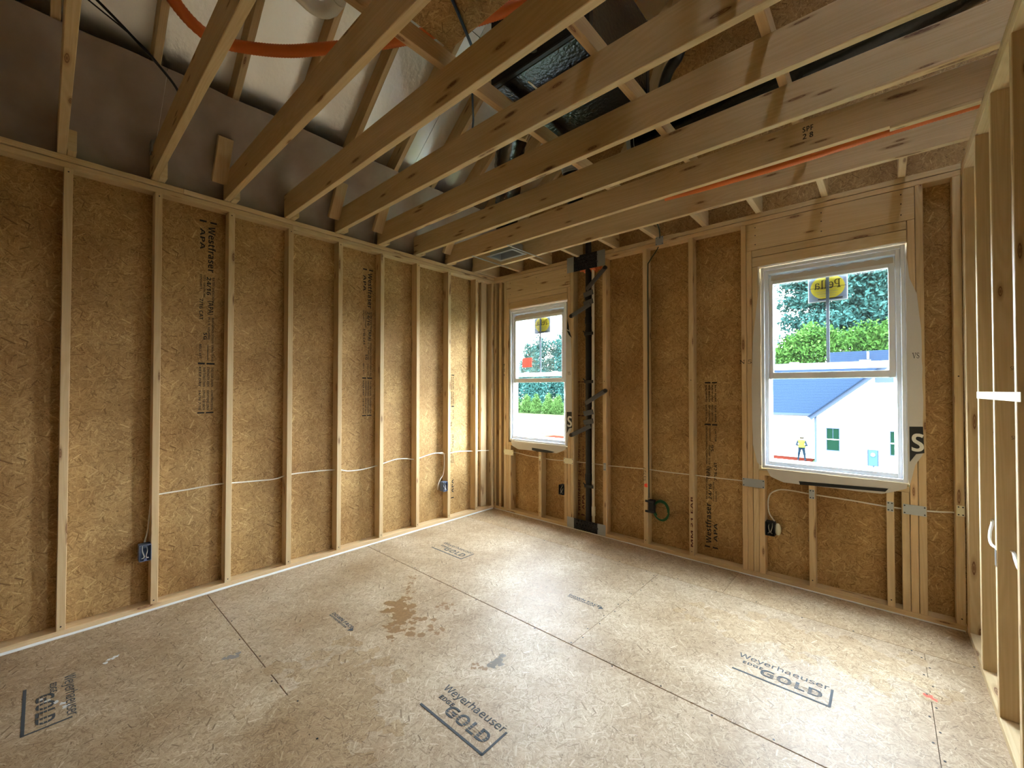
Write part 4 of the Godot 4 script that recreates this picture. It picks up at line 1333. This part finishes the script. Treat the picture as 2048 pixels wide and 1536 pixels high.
func build_attic_things() -> void:
	var g := "black insulated ducts in the attic"
	flex_duct("glossy black duct lying across the joists towards the right wall", [Vector3(2.193, 3.196, 0.737), Vector3(2.684, 3.180, 0.779), Vector3(3.029, 3.180, 0.837), Vector3(3.290, 3.186, 0.868), Vector3(3.708, 3.227, 0.904), Vector3(4.335, 3.332, 0.988)], 0.125, g)
	flex_duct("black duct running above the joists to the ceiling register", [Vector3(1.80, 3.26, 1.66), Vector3(1.66, 3.20, 1.52), Vector3(1.40, 3.16, 1.28), Vector3(1.12, 3.14, 0.98), Vector3(0.83, 3.10, 0.68), Vector3(0.70, 3.02, 0.53)], 0.105, g)
	flex_duct("black duct dropping over the window wall behind the pipes", [Vector3(1.32, 3.5, 0.34), Vector3(1.31, 3.2, 0.22), Vector3(1.30, 2.98, 0.15)], 0.075, g)
	var p := thing("air_plenum", "large black wrapped box standing on the joists", "duct", Vector3(2.22, 3.10, 1.66))
	part(p, "box", board_mesh(Vector3(0.62, 0.42, 0.62), 0.02), M.duct_film, Vector3(0, 0.20, 0))
	part(p, "label_strip", board_mesh(Vector3(0.012, 0.002, 0.13), 0.0005), M.white_print, Vector3(-0.13, -0.012, 0.16))
	part(p, "label_strip", board_mesh(Vector3(0.05, 0.002, 0.02), 0.0005), M.white_print, Vector3(-0.115, -0.012, 0.09))
	for z in [-0.31, 0.31]:
		part(p, "seam_tape", board_mesh(Vector3(0.625, 0.425, 0.03), 0.005), M.dark_steel, Vector3(0, 0.20, z))
	# wood platform lying on the strongbacks
	var plat := thing("attic_platform", "strand board sheet lying on the boards above the joists", "board", Vector3(2.55, 3.047, 2.545))
	part(plat, "sheet", board_mesh(Vector3(1.15, 0.018, 0.42), 0.001), M.osb, Vector3(0, 0.0095, 0))
	# ceiling register boot
	var b := thing("register_boot", "galvanised ceiling register boot hung between two joists", "vent", Vector3(0.66, TOP, 0.50))
	var st := started()
	for s in [[Vector3(0.30, 0.09, 0.004), Vector3(0, 0.06, -0.08)], [Vector3(0.30, 0.09, 0.004), Vector3(0, 0.06, 0.08)], [Vector3(0.004, 0.09, 0.16), Vector3(-0.15, 0.06, 0)], [Vector3(0.004, 0.09, 0.16), Vector3(0.15, 0.06, 0)], [Vector3(0.36, 0.004, 0.032), Vector3(0, 0.012, 0.094)], [Vector3(0.36, 0.004, 0.032), Vector3(0, 0.012, -0.094)], [Vector3(0.03, 0.004, 0.16), Vector3(0.165, 0.012, 0)], [Vector3(0.03, 0.004, 0.16), Vector3(-0.165, 0.012, 0)]]:
		add_board(st, s[0], s[1], 0.001)
	part(b, "boot", st.commit(), M.galvanised)
	for s in [-1.0, 1.0]:
		part(b, "throat_plate", board_mesh(Vector3(0.06, 0.003, 0.16), 0.001), M.galvanised, Vector3(s * 0.12, 0.106, 0))
	for x in [-0.24, 0.24]:
		part(b, "hanger_bar", board_mesh(Vector3(0.014, 0.005, 0.54), 0.001), M.galvanised, Vector3(x, -0.004, -0.02))
	# cables hanging over the left joists
	var gc := "dark cables hanging in the attic"
	solid("attic_cable", "black cable drooping from the foil roof to the left joist end", "cable", tube_mesh(smooth([Vector3(0.62, 3.62, 4.02), Vector3(0.55, 3.45, 3.55), Vector3(0.42, 3.27, 3.19), Vector3(0.36, 3.16, 3.08), Vector3(0.27, 3.05, 3.085), Vector3(0.16, 2.99, 3.11), Vector3(0.07, 2.965, 3.15)], 8), 0.007, 7), M.black_wire, Vector3.ZERO, Basis.IDENTITY, gc)
	solid("attic_cable", "thin black cable beside the drooping cable on the foil roof", "cable", tube_mesh(smooth([Vector3(0.66, 3.64, 3.95), Vector3(0.54, 3.45, 3.62), Vector3(0.46, 3.34, 3.30), Vector3(0.40, 3.27, 3.17)], 8), 0.004, 6), M.black_wire, Vector3.ZERO, Basis.IDENTITY, gc)
	solid("attic_cable", "blue cable hanging in front of the strand board platform", "cable", tube_mesh(smooth([Vector3(2.24, 3.04, 2.62), Vector3(2.19, 3.035, 2.50), Vector3(2.13, 3.03, 2.38), Vector3(2.05, 3.05, 2.25), Vector3(1.95, 3.09, 2.12)], 6), 0.007, 7), M.blue_wire, Vector3.ZERO, Basis.IDENTITY, gc)
	solid("attic_cable", "blue cable hanging behind the fourth joist", "cable", tube_mesh(smooth([Vector3(1.80, 3.20, 2.03), Vector3(1.74, 3.09, 1.97), Vector3(1.66, 3.06, 1.89), Vector3(1.57, 3.02, 1.82), Vector3(1.5, 2.98, 1.75)], 6), 0.006, 7), M.blue_wire, Vector3.ZERO, Basis.IDENTITY, gc)
	solid("vent_pipe", "slim black pipe rising through the dark attic", "pipe", tube_mesh(smooth([Vector3(2.36, 3.6, 2.22), Vector3(2.31, 3.40, 2.10), Vector3(2.27, 3.20, 2.06), Vector3(2.24, 3.08, 2.04)], 6), 0.026, 12), M.abs_black)
	solid("vent_pipe", "slim black pipe between two joists right of the dark plenum", "pipe", tube_mesh(smooth([Vector3(2.80, 3.26, 1.50), Vector3(2.72, 3.19, 1.40), Vector3(2.62, 3.19, 1.30), Vector3(2.5, 3.1, 1.15)], 6), 0.03, 12), M.abs_black)
	var jb := thing("junction_box", "small grey junction box on the left joist end", "electrical box", Vector3(0.06, 2.95, 3.158))
	var js := started()
	for s in [[Vector3(0.003, 0.075, 0.05), Vector3(-0.0285, 0, 0)], [Vector3(0.003, 0.075, 0.05), Vector3(0.0285, 0, 0)], [Vector3(0.054, 0.075, 0.003), Vector3(0, 0, -0.0235)], [Vector3(0.054, 0.075, 0.003), Vector3(0, 0, 0.0235)], [Vector3(0.054, 0.003, 0.044), Vector3(0, 0.036, 0)]]:
		add_board(js, s[0], s[1], 0.0006)
	part(jb, "shell", js.commit(), M.galvanised)
	part(jb, "wire_tail", tube_mesh([Vector3(0.005, 0.03, 0), Vector3(0.0, -0.02, 0.006), Vector3(0.012, -0.03, -0.004)], 0.003, 6), M.black_wire)
	# loose bracing
	var gb := "loose bracing boards in the attic"
	var q := [[Vector3(2.45, 3.06, 1.20), Vector3(3.2, 4.6, 1.5), "slanting brace board over the middle strongback"], [Vector3(3.05, 3.06, 2.3), Vector3(3.3, 5.0, 1.6), "steep brace board near the right strongback"], [Vector3(1.85, 3.06, 0.55), Vector3(2.9, 4.8, 0.5), "slanting brace board near the window gable"], [Vector3(1.75, 3.06, 1.55), Vector3(2.3, 4.2, 1.35), "short slanting brace board behind the black plenum"]]
	for s in q:
		var d: Vector3 = s[1] - s[0]
		var x := d.normalized()
		var z := x.cross(Vector3.UP).normalized()
		solid("roof_brace", s[2], "brace", board_mesh(Vector3(d.length(), 0.089, 0.038)), M.wood3, (s[0] + s[1]) / 2, Basis(x, z.cross(x), z), gb)


# ---------------------------------------------------------------- outdoors

func lapped_siding(outline_left: Callable, outline_right: Callable, y0: float, y1: float, course: float) -> ArrayMesh:
	var st := started()
	var n := int((y1 - y0) / course)
	for k in n:
		var a := y0 + course * k
		var b := a + course
		var la: float = outline_left.call(a)
		var ra: float = outline_right.call(a)
		var lb: float = outline_left.call(b)
		var rb: float = outline_right.call(b)
		if ra - la < 0.05:
			continue
		quad(st, Vector3(la, a, 0.016), Vector3(ra, a, 0.016), Vector3(rb, b, 0.0), Vector3(lb, b, 0.0), Vector3(0, 0.09, 1).normalized())
		quad(st, Vector3(la, a, 0.0), Vector3(ra, a, 0.0), Vector3(ra, a, 0.016), Vector3(la, a, 0.016), Vector3.DOWN)
	return st.commit()


# rows of shingles from an eave up a slope: width along x, run along -z
func shingle_slope(width: float, run: float, pitch: float) -> ArrayMesh:
	var st := started()
	var rows := int(run / 0.13)
	var n := Vector3(0, 1, pitch).normalized()
	for k in rows:
		var z0 := -0.13 * k
		var z1 := z0 - 0.13
		var lift := 0.02
		quad(st, Vector3(0, -z0 * pitch + lift, z0), Vector3(width, -z0 * pitch + lift, z0), Vector3(width, -z1 * pitch, z1), Vector3(0, -z1 * pitch, z1), n)
		quad(st, Vector3(0, -z0 * pitch, z0), Vector3(width, -z0 * pitch, z0), Vector3(width, -z0 * pitch + lift, z0), Vector3(0, -z0 * pitch + lift, z0), Vector3(0, 0, 1))
	quad(st, Vector3(0, -0.1, 0), Vector3(width, -0.1, 0), Vector3(width, run * pitch - 0.1, -run), Vector3(0, run * pitch - 0.1, -run), -n)
	return st.commit()


func build_house() -> void:
	var h := thing("neighbour_house", "white sided house with blue-grey shingle roof beyond the window", "house", Vector3(0, GROUND, -31.44))
	var eave := 3.19
	var slope := 0.874
	var left := func(y: float) -> float: return 0.0 if y < eave else (y - eave) / slope
	var right := func(y: float) -> float: return 9.2 if y < eave else 9.2 - (y - eave) / slope
	part(h, "gable_siding", lapped_siding(left, right, 0.0, eave + 4.0, 0.17), M.siding)
	var wing_l := func(_y: float) -> float: return -12.0
	var wing_r := func(_y: float) -> float: return 0.0
	part(h, "wing_siding", lapped_siding(wing_l, wing_r, 0.28, 3.2, 0.17), M.siding, Vector3(0, 0, -2.055))
	part(h, "foundation", board_mesh(Vector3(12.0, 0.28, 0.1), 0.005), M.grey_scuff, Vector3(-6.0, 0.14, -2.11))
	part(h, "side_wall", board_mesh(Vector3(0.1, 3.3, 12.0), 0.01), M.siding, Vector3(-0.05, 1.65, -6.03))
	part(h, "corner_board", board_mesh(Vector3(0.12, 3.2, 0.12), 0.01), M.house_trim, Vector3(-0.04, 1.6, 0.0))
	# rake boards and gable roof
	var l := 4.6 / cos(atan(slope)) + 0.5
	var ang := atan(slope)
	for s in [1.0, -1.0]:
		var mid := Vector3(4.6 - s * 2.45, eave + 2.15 * slope + 0.13, 0.16)
		part(h, "rake_board", board_mesh(Vector3(l, 0.26, 0.05), 0.008), M.house_trim, mid, Basis.from_euler(Vector3(0, 0, s * ang)))
		part(h, "gable_roof", board_mesh(Vector3(l, 0.06, 13.0), 0.01), M.shingle, mid + Vector3(-s * sin(ang) * 0.16, cos(ang) * 0.16, -6.3), Basis.from_euler(Vector3(0, 0, s * ang)))
	part(h, "gable_core", prism_mesh(PackedVector2Array([Vector2(0.02, 0.0), Vector2(9.18, 0.0), Vector2(9.18, eave), Vector2(4.6, eave + 4.0), Vector2(0.02, eave)]), 0.1), M.siding, Vector3(0, 0, -0.11))
	part(h, "eave_return", board_mesh(Vector3(0.30, 0.16, 0.2), 0.01), M.house_trim, Vector3(-0.14, eave + 0.02, 0.06))
	# wing roof
	part(h, "wing_roof", shingle_slope(16.5, 4.95, 0.7), M.shingle, Vector3(-12.0, 3.24, -1.65))
	part(h, "fascia", board_mesh(Vector3(12.0, 0.14, 0.04), 0.005), M.house_trim, Vector3(-6.0, 3.19, -1.63))
	part(h, "soffit", board_mesh(Vector3(12.0, 0.02, 0.42), 0.005), M.house_trim, Vector3(-6.0, 3.13, -1.84))
	# higher roof behind
	part(h, "main_roof", shingle_slope(14.0, 4.6, 0.68), M.shingle, Vector3(-0.15, 5.15, -6.0))
	part(h, "plumbing_vent", tube_mesh([Vector3(0, 0, 0), Vector3(0, 0.75, 0)], 0.06, 10), M.house_trim, Vector3(1.35, 4.05, -3.5))
	part(h, "plumbing_vent", tube_mesh([Vector3(0, 0, 0), Vector3(0, 0.6, 0)], 0.07, 10), M.siding, Vector3(2.5, 7.5, -9.5))
	# openings
	for q in [[0.532, 0.905, 0.728, 1.537], [3.70, 0.89, 0.728, 1.53]]:
		var f := frame_bars(h, "window", q[0], q[0] + q[2], q[1], q[1] + q[3], 0.045, 0.045, 0.05, 0.05, 0.01, 0.06, M.house_trim)
		slab(f, "pane", Vector3(q[0] + 0.045, q[1] + 0.05, 0.018), Vector3(q[0] + q[2] - 0.045, q[1] + q[3] - 0.05, 0.024), M.far_glass)
		slab(f, "meeting_rail", Vector3(q[0] + 0.045, q[1] + q[3] * 0.5 - 0.025, 0.025), Vector3(q[0] + q[2] - 0.045, q[1] + q[3] * 0.5 + 0.025, 0.05), M.vinyl)
		slab(f, "glazing_bar", Vector3(q[0] + q[2] / 2 - 0.012, q[1] + q[3] * 0.5 + 0.03, 0.025), Vector3(q[0] + q[2] / 2 + 0.012, q[1] + q[3] - 0.05, 0.035), M.house_trim)
	part(h, "gable_vent", board_mesh(Vector3(1.2, 0.32, 0.05), 0.01), M.house_trim, Vector3(3.64, 5.60, 0.03))
	var m := thing("meter_box", "pale grey electric meter box on the white house wall", "meter box", Vector3(2.905, GROUND + 0.18, -31.37))
	part(m, "cabinet", board_mesh(Vector3(0.44, 0.95, 0.14), 0.02), M.meter_grey, Vector3(0, 0.48, 0.02))
	part(m, "trim", board_mesh(Vector3(0.54, 1.02, 0.06), 0.01), M.house_trim, Vector3(0, 0.49, -0.02))
	part(m, "meter_dial", tube_mesh([Vector3(0, 0.70, 0.08), Vector3(0, 0.70, 0.18)], 0.10, 18), M.vinyl)
	part(m, "conduit", tube_mesh([Vector3(0.02, 0.01, 0.02), Vector3(0.02, -0.17, 0.02)], 0.03, 10), M.house_trim)


# one closed skin round tapered bones, joined smoothly
func skin(bones: Array, cell: float, grow: float, clip_lo: float, clip_hi: float, colour: Callable) -> ArrayMesh:
	var lo := Vector3(9, 9, 9)
	var hi := -lo
	for b in bones:
		for k in 2:
			var r: Vector3 = Vector3.ONE * (b[2 + k] + grow + cell * 2.0)
			lo = lo.min(b[k] - r)
			hi = hi.max(b[k] + r)
	var nx := int((hi.x - lo.x) / cell) + 2
	var ny := int((hi.y - lo.y) / cell) + 2
	var nz := int((hi.z - lo.z) / cell) + 2
	var val := PackedFloat32Array()
	val.resize(nx * ny * nz)
	for y in ny:
		for z in nz:
			for x in nx:
				var p := lo + Vector3(x, y, z) * cell
				var acc := 0.0
				for b in bones:
					var a: Vector3 = b[0]
					var ab: Vector3 = b[1] - a
					var t := clampf((p - a).dot(ab) / maxf(ab.length_squared(), 1e-6), 0.0, 1.0)
					var d: float = p.distance_to(a + ab * t) - lerpf(b[2], b[3], t) - grow
					acc += exp(-d * 42.0)
				var f := -log(maxf(acc, 1e-12)) / 42.0
				f = maxf(f, maxf(clip_lo - p.y, p.y - clip_hi))
				val[(y * nz + z) * nx + x] = f
	var at := {}
	var pts := []
	for y in ny - 1:
		for z in nz - 1:
			for x in nx - 1:
				var sum := Vector3.ZERO
				var n := 0
				for e in [[0, 0, 0, 1, 0, 0], [0, 0, 0, 0, 1, 0], [0, 0, 0, 0, 0, 1], [1, 0, 0, 1, 1, 0], [1, 0, 0, 1, 0, 1], [0, 1, 0, 1, 1, 0], [0, 1, 0, 0, 1, 1], [0, 0, 1, 1, 0, 1], [0, 0, 1, 0, 1, 1], [1, 1, 0, 1, 1, 1], [1, 0, 1, 1, 1, 1], [0, 1, 1, 1, 1, 1]]:
					var va := val[((y + e[1]) * nz + z + e[2]) * nx + x + e[0]]
					var vb := val[((y + e[4]) * nz + z + e[5]) * nx + x + e[3]]
					if (va < 0.0) != (vb < 0.0):
						var t := va / (va - vb)
						sum += Vector3(x, y, z) + Vector3(e[0], e[1], e[2]).lerp(Vector3(e[3], e[4], e[5]), t)
						n += 1
				if n > 0:
					at[(y * nz + z) * nx + x] = pts.size()
					pts.append(lo + sum / n * cell)
	var st := started()
	st.set_smooth_group(0)
	for y in range(1, ny - 1):
		for z in range(1, nz - 1):
			for x in range(1, nx - 1):
				var here := (y * nz + z) * nx + x
				for ax in 3:
					var step: int = [1, nx * nz, nx][ax]
					var inside := val[here] < 0.0
					if inside == (val[here + step] < 0.0):
						continue
					var u: int = [nx * nz, nx, 1][ax]
					var w: int = [nx, 1, nx * nz][ax]
					var q := [here - u - w, here - w, here, here - u]
					if not (at.has(q[0]) and at.has(q[1]) and at.has(q[2]) and at.has(q[3])):
						continue
					var order := [0, 2, 1, 0, 3, 2] if inside else [0, 1, 2, 0, 2, 3]
					for k in order:
						var p: Vector3 = pts[at[q[k]]]
						st.set_color(colour.call(p))
						st.add_vertex(p)
	st.index()
	st.generate_normals()
	return st.commit()


func build_worker() -> void:
	var p := thing("person", "worker in a lime vest, white helmet and dark trousers facing the house wall", "person", Vector3(-0.86, GROUND + 0.033, -31.6))
	var bones := [
		# legs apart, feet
		[Vector3(-0.09, 0.92, 0), Vector3(-0.16, 0.50, -0.02), 0.095, 0.065], [Vector3(-0.16, 0.50, -0.02), Vector3(-0.20, 0.09, 0.02), 0.062, 0.045], [Vector3(-0.20, 0.05, 0.03), Vector3(-0.22, 0.04, -0.16), 0.045, 0.038],
		[Vector3(0.09, 0.92, 0), Vector3(0.15, 0.50, -0.04), 0.095, 0.065], [Vector3(0.15, 0.50, -0.04), Vector3(0.20, 0.09, 0.0), 0.062, 0.045], [Vector3(0.20, 0.05, 0.01), Vector3(0.23, 0.04, -0.17), 0.045, 0.038],
		# trunk
		[Vector3(-0.07, 0.97, 0), Vector3(0.07, 0.97, 0), 0.115, 0.115], [Vector3(0, 0.98, 0), Vector3(0, 1.30, -0.02), 0.125, 0.14], [Vector3(-0.14, 1.36, -0.03), Vector3(0.14, 1.36, -0.03), 0.085, 0.085],
		[Vector3(0, 1.38, -0.03), Vector3(0, 1.50, -0.06), 0.06, 0.055],
		# head leaning forward
		[Vector3(0, 1.56, -0.09), Vector3(0, 1.64, -0.10), 0.085, 0.095], [Vector3(0, 1.57, -0.19), Vector3(0, 1.56, -0.20), 0.018, 0.014], [Vector3(-0.09, 1.58, -0.09), Vector3(-0.10, 1.60, -0.09), 0.018, 0.014], [Vector3(0.09, 1.58, -0.09), Vector3(0.10, 1.60, -0.09), 0.018, 0.014],
		# arms bent, hands in front
		[Vector3(-0.21, 1.35, -0.02), Vector3(-0.30, 1.10, 0.02), 0.06, 0.048], [Vector3(-0.30, 1.10, 0.02), Vector3(-0.17, 1.02, -0.20), 0.045, 0.034],
		[Vector3(0.21, 1.35, -0.02), Vector3(0.30, 1.10, 0.02), 0.06, 0.048], [Vector3(0.30, 1.10, 0.02), Vector3(0.17, 1.02, -0.20), 0.045, 0.034],
	]
	for s in [-1.0, 1.0]:
		var wrist := Vector3(0.17 * s, 1.02, -0.20)
		bones.append([wrist, wrist + Vector3(-0.04 * s, 0.0, -0.07), 0.030, 0.032])
		for k in 4:
			var a := wrist + Vector3((-0.065 + 0.020 * k) * s, 0.01 * (1 - k % 2), -0.085)
			bones.append([a, a + Vector3(-0.02 * s, -0.02, -0.045 - 0.006 * (k % 3)), 0.012, 0.010])
		bones.append([wrist + Vector3(-0.01 * s, 0.02, -0.05), wrist + Vector3(-0.045 * s, 0.05, -0.08), 0.013, 0.010])
	var colour := func(v: Vector3) -> Color:
		if v.y < 0.10:
			return Color(0.02, 0.015, 0.012)
		if v.y < 0.96:
			return Color(0.006, 0.008, 0.014)
		if v.y > 1.47:
			return Color(0.01, 0.008, 0.007) if v.z > -0.10 and v.y > 1.54 else Color(0.20, 0.12, 0.08)
		if v.z < -0.205 and v.y < 1.15:
			return Color(0.20, 0.12, 0.08)
		return Color(0.010, 0.012, 0.018)
	part(p, "body", skin(bones, 0.022, 0.0, -1.0, 5.0, colour), M.clothes)
	var trunk := [bones[6], bones[7], [Vector3(-0.13, 1.36, -0.03), Vector3(0.13, 1.36, -0.03), 0.085, 0.085]]
	part(p, "vest", skin(trunk, 0.022, 0.022, 0.93, 1.45, func(_v: Vector3) -> Color: return Color.WHITE), M.hi_vis)
	var hat := started()
	var ring := []
	for k in 7:
		var a := PI / 2 * k / 6.0
		ring.append([cos(a) * 0.125, sin(a) * 0.115])
	var pts := [Vector3(0, 1.645, -0.10), Vector3(0, 1.652, -0.10)]
	var rad := [0.155, 0.15]
	for q in ring:
		pts.append(Vector3(0, 1.655 + q[1], -0.10))
		rad.append(maxf(q[0], 0.002))
	add_tube(hat, pts, rad, 18)
	part(p, "helmet", hat.commit(), M.helmet)


func leaf_clump(seed_at: int, leaves: int, leaf: float, dark: float) -> ArrayMesh:
	var r := RandomNumberGenerator.new()
	r.seed = seed_at
	var st := started()
	for k in leaves:
		var c := Vector3(r.randfn(0, 0.33), r.randfn(0, 0.27), r.randfn(0, 0.33))
		var b := Basis.from_euler(Vector3(r.randf() * TAU, r.randf() * TAU, r.randf() * TAU))
		var s := leaf * r.randf_range(0.6, 1.3)
		var tone := r.randf_range(dark, 1.0)
		st.set_color(Color(tone, tone, tone))
		var n := b.z
		var p := [c - b.x * s, c + b.y * s * 0.45, c + b.x * s, c - b.y * s * 0.45]
		st.set_color(Color(tone, tone, tone))
		quad(st, p[0], p[1], p[2], p[3], n)
	return st.commit()


var clumps := []


func tree(called: String, label: String, base: Vector3, crowns: Array, clump_size: float, count: int, mat: Material, trunk_r: float, group: String, seed_at: int) -> void:
	# crowns: [centre from the base, radii]
	var t := thing(called, label, "tree", base, group)
	var r := RandomNumberGenerator.new()
	r.seed = seed_at
	var top: Vector3 = crowns[0][0]
	for c in crowns:
		if c[0].y > top.y:
			top = c[0]
	var st := started()
	add_tube(st, smooth([Vector3.ZERO, top * 0.35 + Vector3(0.15, 0, 0), top * 0.7, top], 4), [trunk_r, trunk_r * 0.97, trunk_r * 0.94, trunk_r * 0.9, trunk_r * 0.85, trunk_r * 0.8, trunk_r * 0.75, trunk_r * 0.7, trunk_r * 0.6, trunk_r * 0.5, trunk_r * 0.4, trunk_r * 0.3, trunk_r * 0.2], 8)
	for c in crowns:
		var from := Vector3(top.x * c[0].y / top.y * 0.9, c[0].y * 0.82, top.z * c[0].y / top.y * 0.9)
		for k in 3:
			var end: Vector3 = c[0] + Vector3(r.randf_range(-0.8, 0.8) * c[1].x, r.randf_range(-0.3, 0.3) * c[1].y, r.randf_range(-0.8, 0.8) * c[1].z)
			add_tube(st, [from, from.lerp(end, 0.5) + Vector3(0, 0.2, 0), end], [trunk_r * 0.35, trunk_r * 0.22, trunk_r * 0.08], 6)
	part(t, "trunk", st.commit(), M.bark)
	var mm := MultiMesh.new()
	mm.transform_format = MultiMesh.TRANSFORM_3D
	mm.mesh = clumps[seed_at % clumps.size()]
	mm.instance_count = count
	var volume := 0.0
	for c in crowns:
		volume += c[1].x * c[1].y * c[1].z
	var i := 0
	for n in crowns.size():
		var c: Array = crowns[n]
		var share := int(count * c[1].x * c[1].y * c[1].z / volume) if n < crowns.size() - 1 else count - i
		for k in share:
			if i >= count:
				break
			var d := Vector3(r.randfn(), r.randfn(), r.randfn()).normalized() * pow(r.randf(), 0.45)
			var s := clump_size * r.randf_range(0.6, 1.35)
			var b := Basis.from_euler(Vector3(r.randf() * TAU, r.randf() * TAU, r.randf() * TAU)).scaled(Vector3.ONE * s)
			mm.set_instance_transform(i, Transform3D(b, c[0] + d * c[1]))
			i += 1
	mm.visible_instance_count = i
	var f := MultiMeshInstance3D.new()
	f.name = "foliage"
	f.multimesh = mm
	f.material_override = mat
	f.set_meta("kind", "stuff")
	t.add_child(f, true)


func build_outdoors() -> void:
	var lawn := structure("ground")
	slab(lawn, "lawn", Vector3(-190, GROUND - 0.3, -170), Vector3(120, GROUND, 60), M.lawn, 0.01)
	var patch := PackedVector2Array()
	var r := RandomNumberGenerator.new()
	r.seed = 90
	for q in [Vector2(-23, 33.3), Vector2(-23.5, 30), Vector2(-20, 27.2), Vector2(-16, 25.8), Vector2(-9, 26.5), Vector2(-3, 28.0), Vector2(-0.15, 29.2), Vector2(-0.15, 33.3)]:
		patch.append(q + Vector2(r.randf_range(-0.4, 0.0), 0))
	solid("clay_patch", "bare red clay ground beside the white house", "ground", prism_mesh(patch, 0.03), M.clay, Vector3(0, GROUND + 0.031, 0), Basis(Vector3.RIGHT, Vector3.FORWARD, Vector3.DOWN))
	build_house()
	build_worker()
	for k in 3:
		clumps.append(leaf_clump(200 + k, 26, 0.20, 0.45))
	var g := "trees seen through the right-hand window"
	# tall loose trees over the house
	tree("tall_tree", "tall blue-green tree with ragged branches left of the house roof", Vector3(-2.6, GROUND, -62), [
		[Vector3(0.2, 22.5, 0), Vector3(4.2, 2.2, 3)], [Vector3(-1.4, 19.3, 0), Vector3(3.7, 1.3, 3)], [Vector3(-1.6, 16.6, 0), Vector3(4.2, 1.1, 3)], [Vector3(-0.6, 13.8, 0), Vector3(4.4, 1.2, 3)], [Vector3(-0.2, 11.2, 0), Vector3(4.0, 1.2, 3)], [Vector3(0.6, 18, 0), Vector3(2.6, 5, 2.4)]], 1.25, 1100, M.leaf_teal, 0.34, g, 1)
	tree("tall_tree", "tall dense blue-green tree above the house roof", Vector3(3.4, GROUND, -66), [
		[Vector3(0, 21, 0), Vector3(4.6, 4.6, 4)], [Vector3(-1.2, 14.5, 0), Vector3(4.2, 4.2, 3.6)], [Vector3(2.6, 15.0, 0), Vector3(4.0, 4.5, 3.6)]], 1.3, 1300, M.leaf_teal, 0.36, g, 2)
	tree("tall_tree", "tall blue-green tree standing right of the others over the roof", Vector3(9.5, GROUND, -64), [[Vector3(0, 20, 0), Vector3(4.4, 5.5, 4)], [Vector3(-1, 13, 0), Vector3(4.2, 4.5, 4)]], 1.3, 800, M.leaf_teal, 0.34, g, 4)
	tree("round_tree", "bright green round tree just behind the house wing", Vector3(-3.4, GROUND, -51), [[Vector3(1.4, 9.8, 0), Vector3(2.6, 2.0, 2.4)], [Vector3(-1.0, 8.2, 0), Vector3(2.6, 2.0, 2.4)], [Vector3(0.4, 6.0, 0), Vector3(3.4, 2.6, 2.6)], [Vector3(-3.6, 7.0, 0), Vector3(2.2, 2.2, 2)]], 0.95, 950, M.leaf_light, 0.2, g, 3)
	tree("round_tree", "bright green low tree behind the higher house roof", Vector3(2.6, GROUND, -54), [[Vector3(0, 10.0, 0), Vector3(3.4, 2.0, 2.4)], [Vector3(2.6, 9.4, 0), Vector3(3.0, 2.2, 2.4)], [Vector3(0.5, 7.0, 0), Vector3(3.8, 2.5, 2.6)]], 0.95, 800, M.leaf_light, 0.2, g, 5)
	# tree line seen through the corner window
	var far := [[-79.5, 15.2, "rounded blue-green tree at the far left beyond the hedge"], [-71.6, 18.2, "slim blue-green tree rising left of centre beyond the hedge"], [-66.6, 20.2, "broad blue-green tree beyond the hedge's middle"], [-62.8, 19.3, "blue-green tree beyond the hedge right of centre"], [-58.6, 21.0, "blue-green tree tallest at the right beyond the hedge"], [-87.5, 15.0, "blue-green tree far left of the hedge"], [-52.0, 19.0, "blue-green tree right of the hedge"], [-44.5, 20.0, "blue-green tree well right of the hedge"], [-37.0, 18.0, "lone blue-green tree farthest right of the hedge"]]
	for k in far.size():
		var h: float = far[k][1]
		var w := 2.5 if k == 1 else 3.9
		tree("far_tree", far[k][2], Vector3(far[k][0], GROUND, -90 + 1.5 * (k % 3)), [[Vector3(0, h - 3.0, 0), Vector3(w * 0.75, 3.0, 3)], [Vector3(0, h * 0.55, 0), Vector3(w, h * 0.28, 3.2)], [Vector3(0.5, h * 0.26, 0), Vector3(w, h * 0.22, 3.2)]], 1.4, 560, M.leaf_teal, 0.3, "tree line beyond the hedge", 11 + k)
	# conifer hedge
	for k in 9:
		var x: float = [-61.6, -58.2, -55.2, -52.15, -49.2, -46.5, -43.6, -40.6, -37.6][k]
		var words: String = ["small hedge conifer at the far left end", "hedge conifer second from the left end", "hedge conifer at the left edge of the corner window view", "hedge conifer left of centre in the corner window", "hedge conifer right of centre in the corner window", "hedge conifer at the right edge of the corner window view", "hedge conifer third from the right end", "hedge conifer second from the right end", "hedge conifer at the right end"][k]
		tree("hedge_conifer", words, Vector3(x, GROUND, -67 + 0.4 * (k % 2)), [[Vector3(0, 3.55, 0), Vector3(0.45, 0.55, 0.45)], [Vector3(0, 2.7, 0), Vector3(0.85, 0.8, 0.8)], [Vector3(0, 1.75, 0), Vector3(1.25, 0.9, 1.1)], [Vector3(0, 0.8, 0), Vector3(1.6, 0.85, 1.3)]], 0.55, 420, M.leaf_hedge, 0.09, "conifer hedge across the lawn", 40 + k)
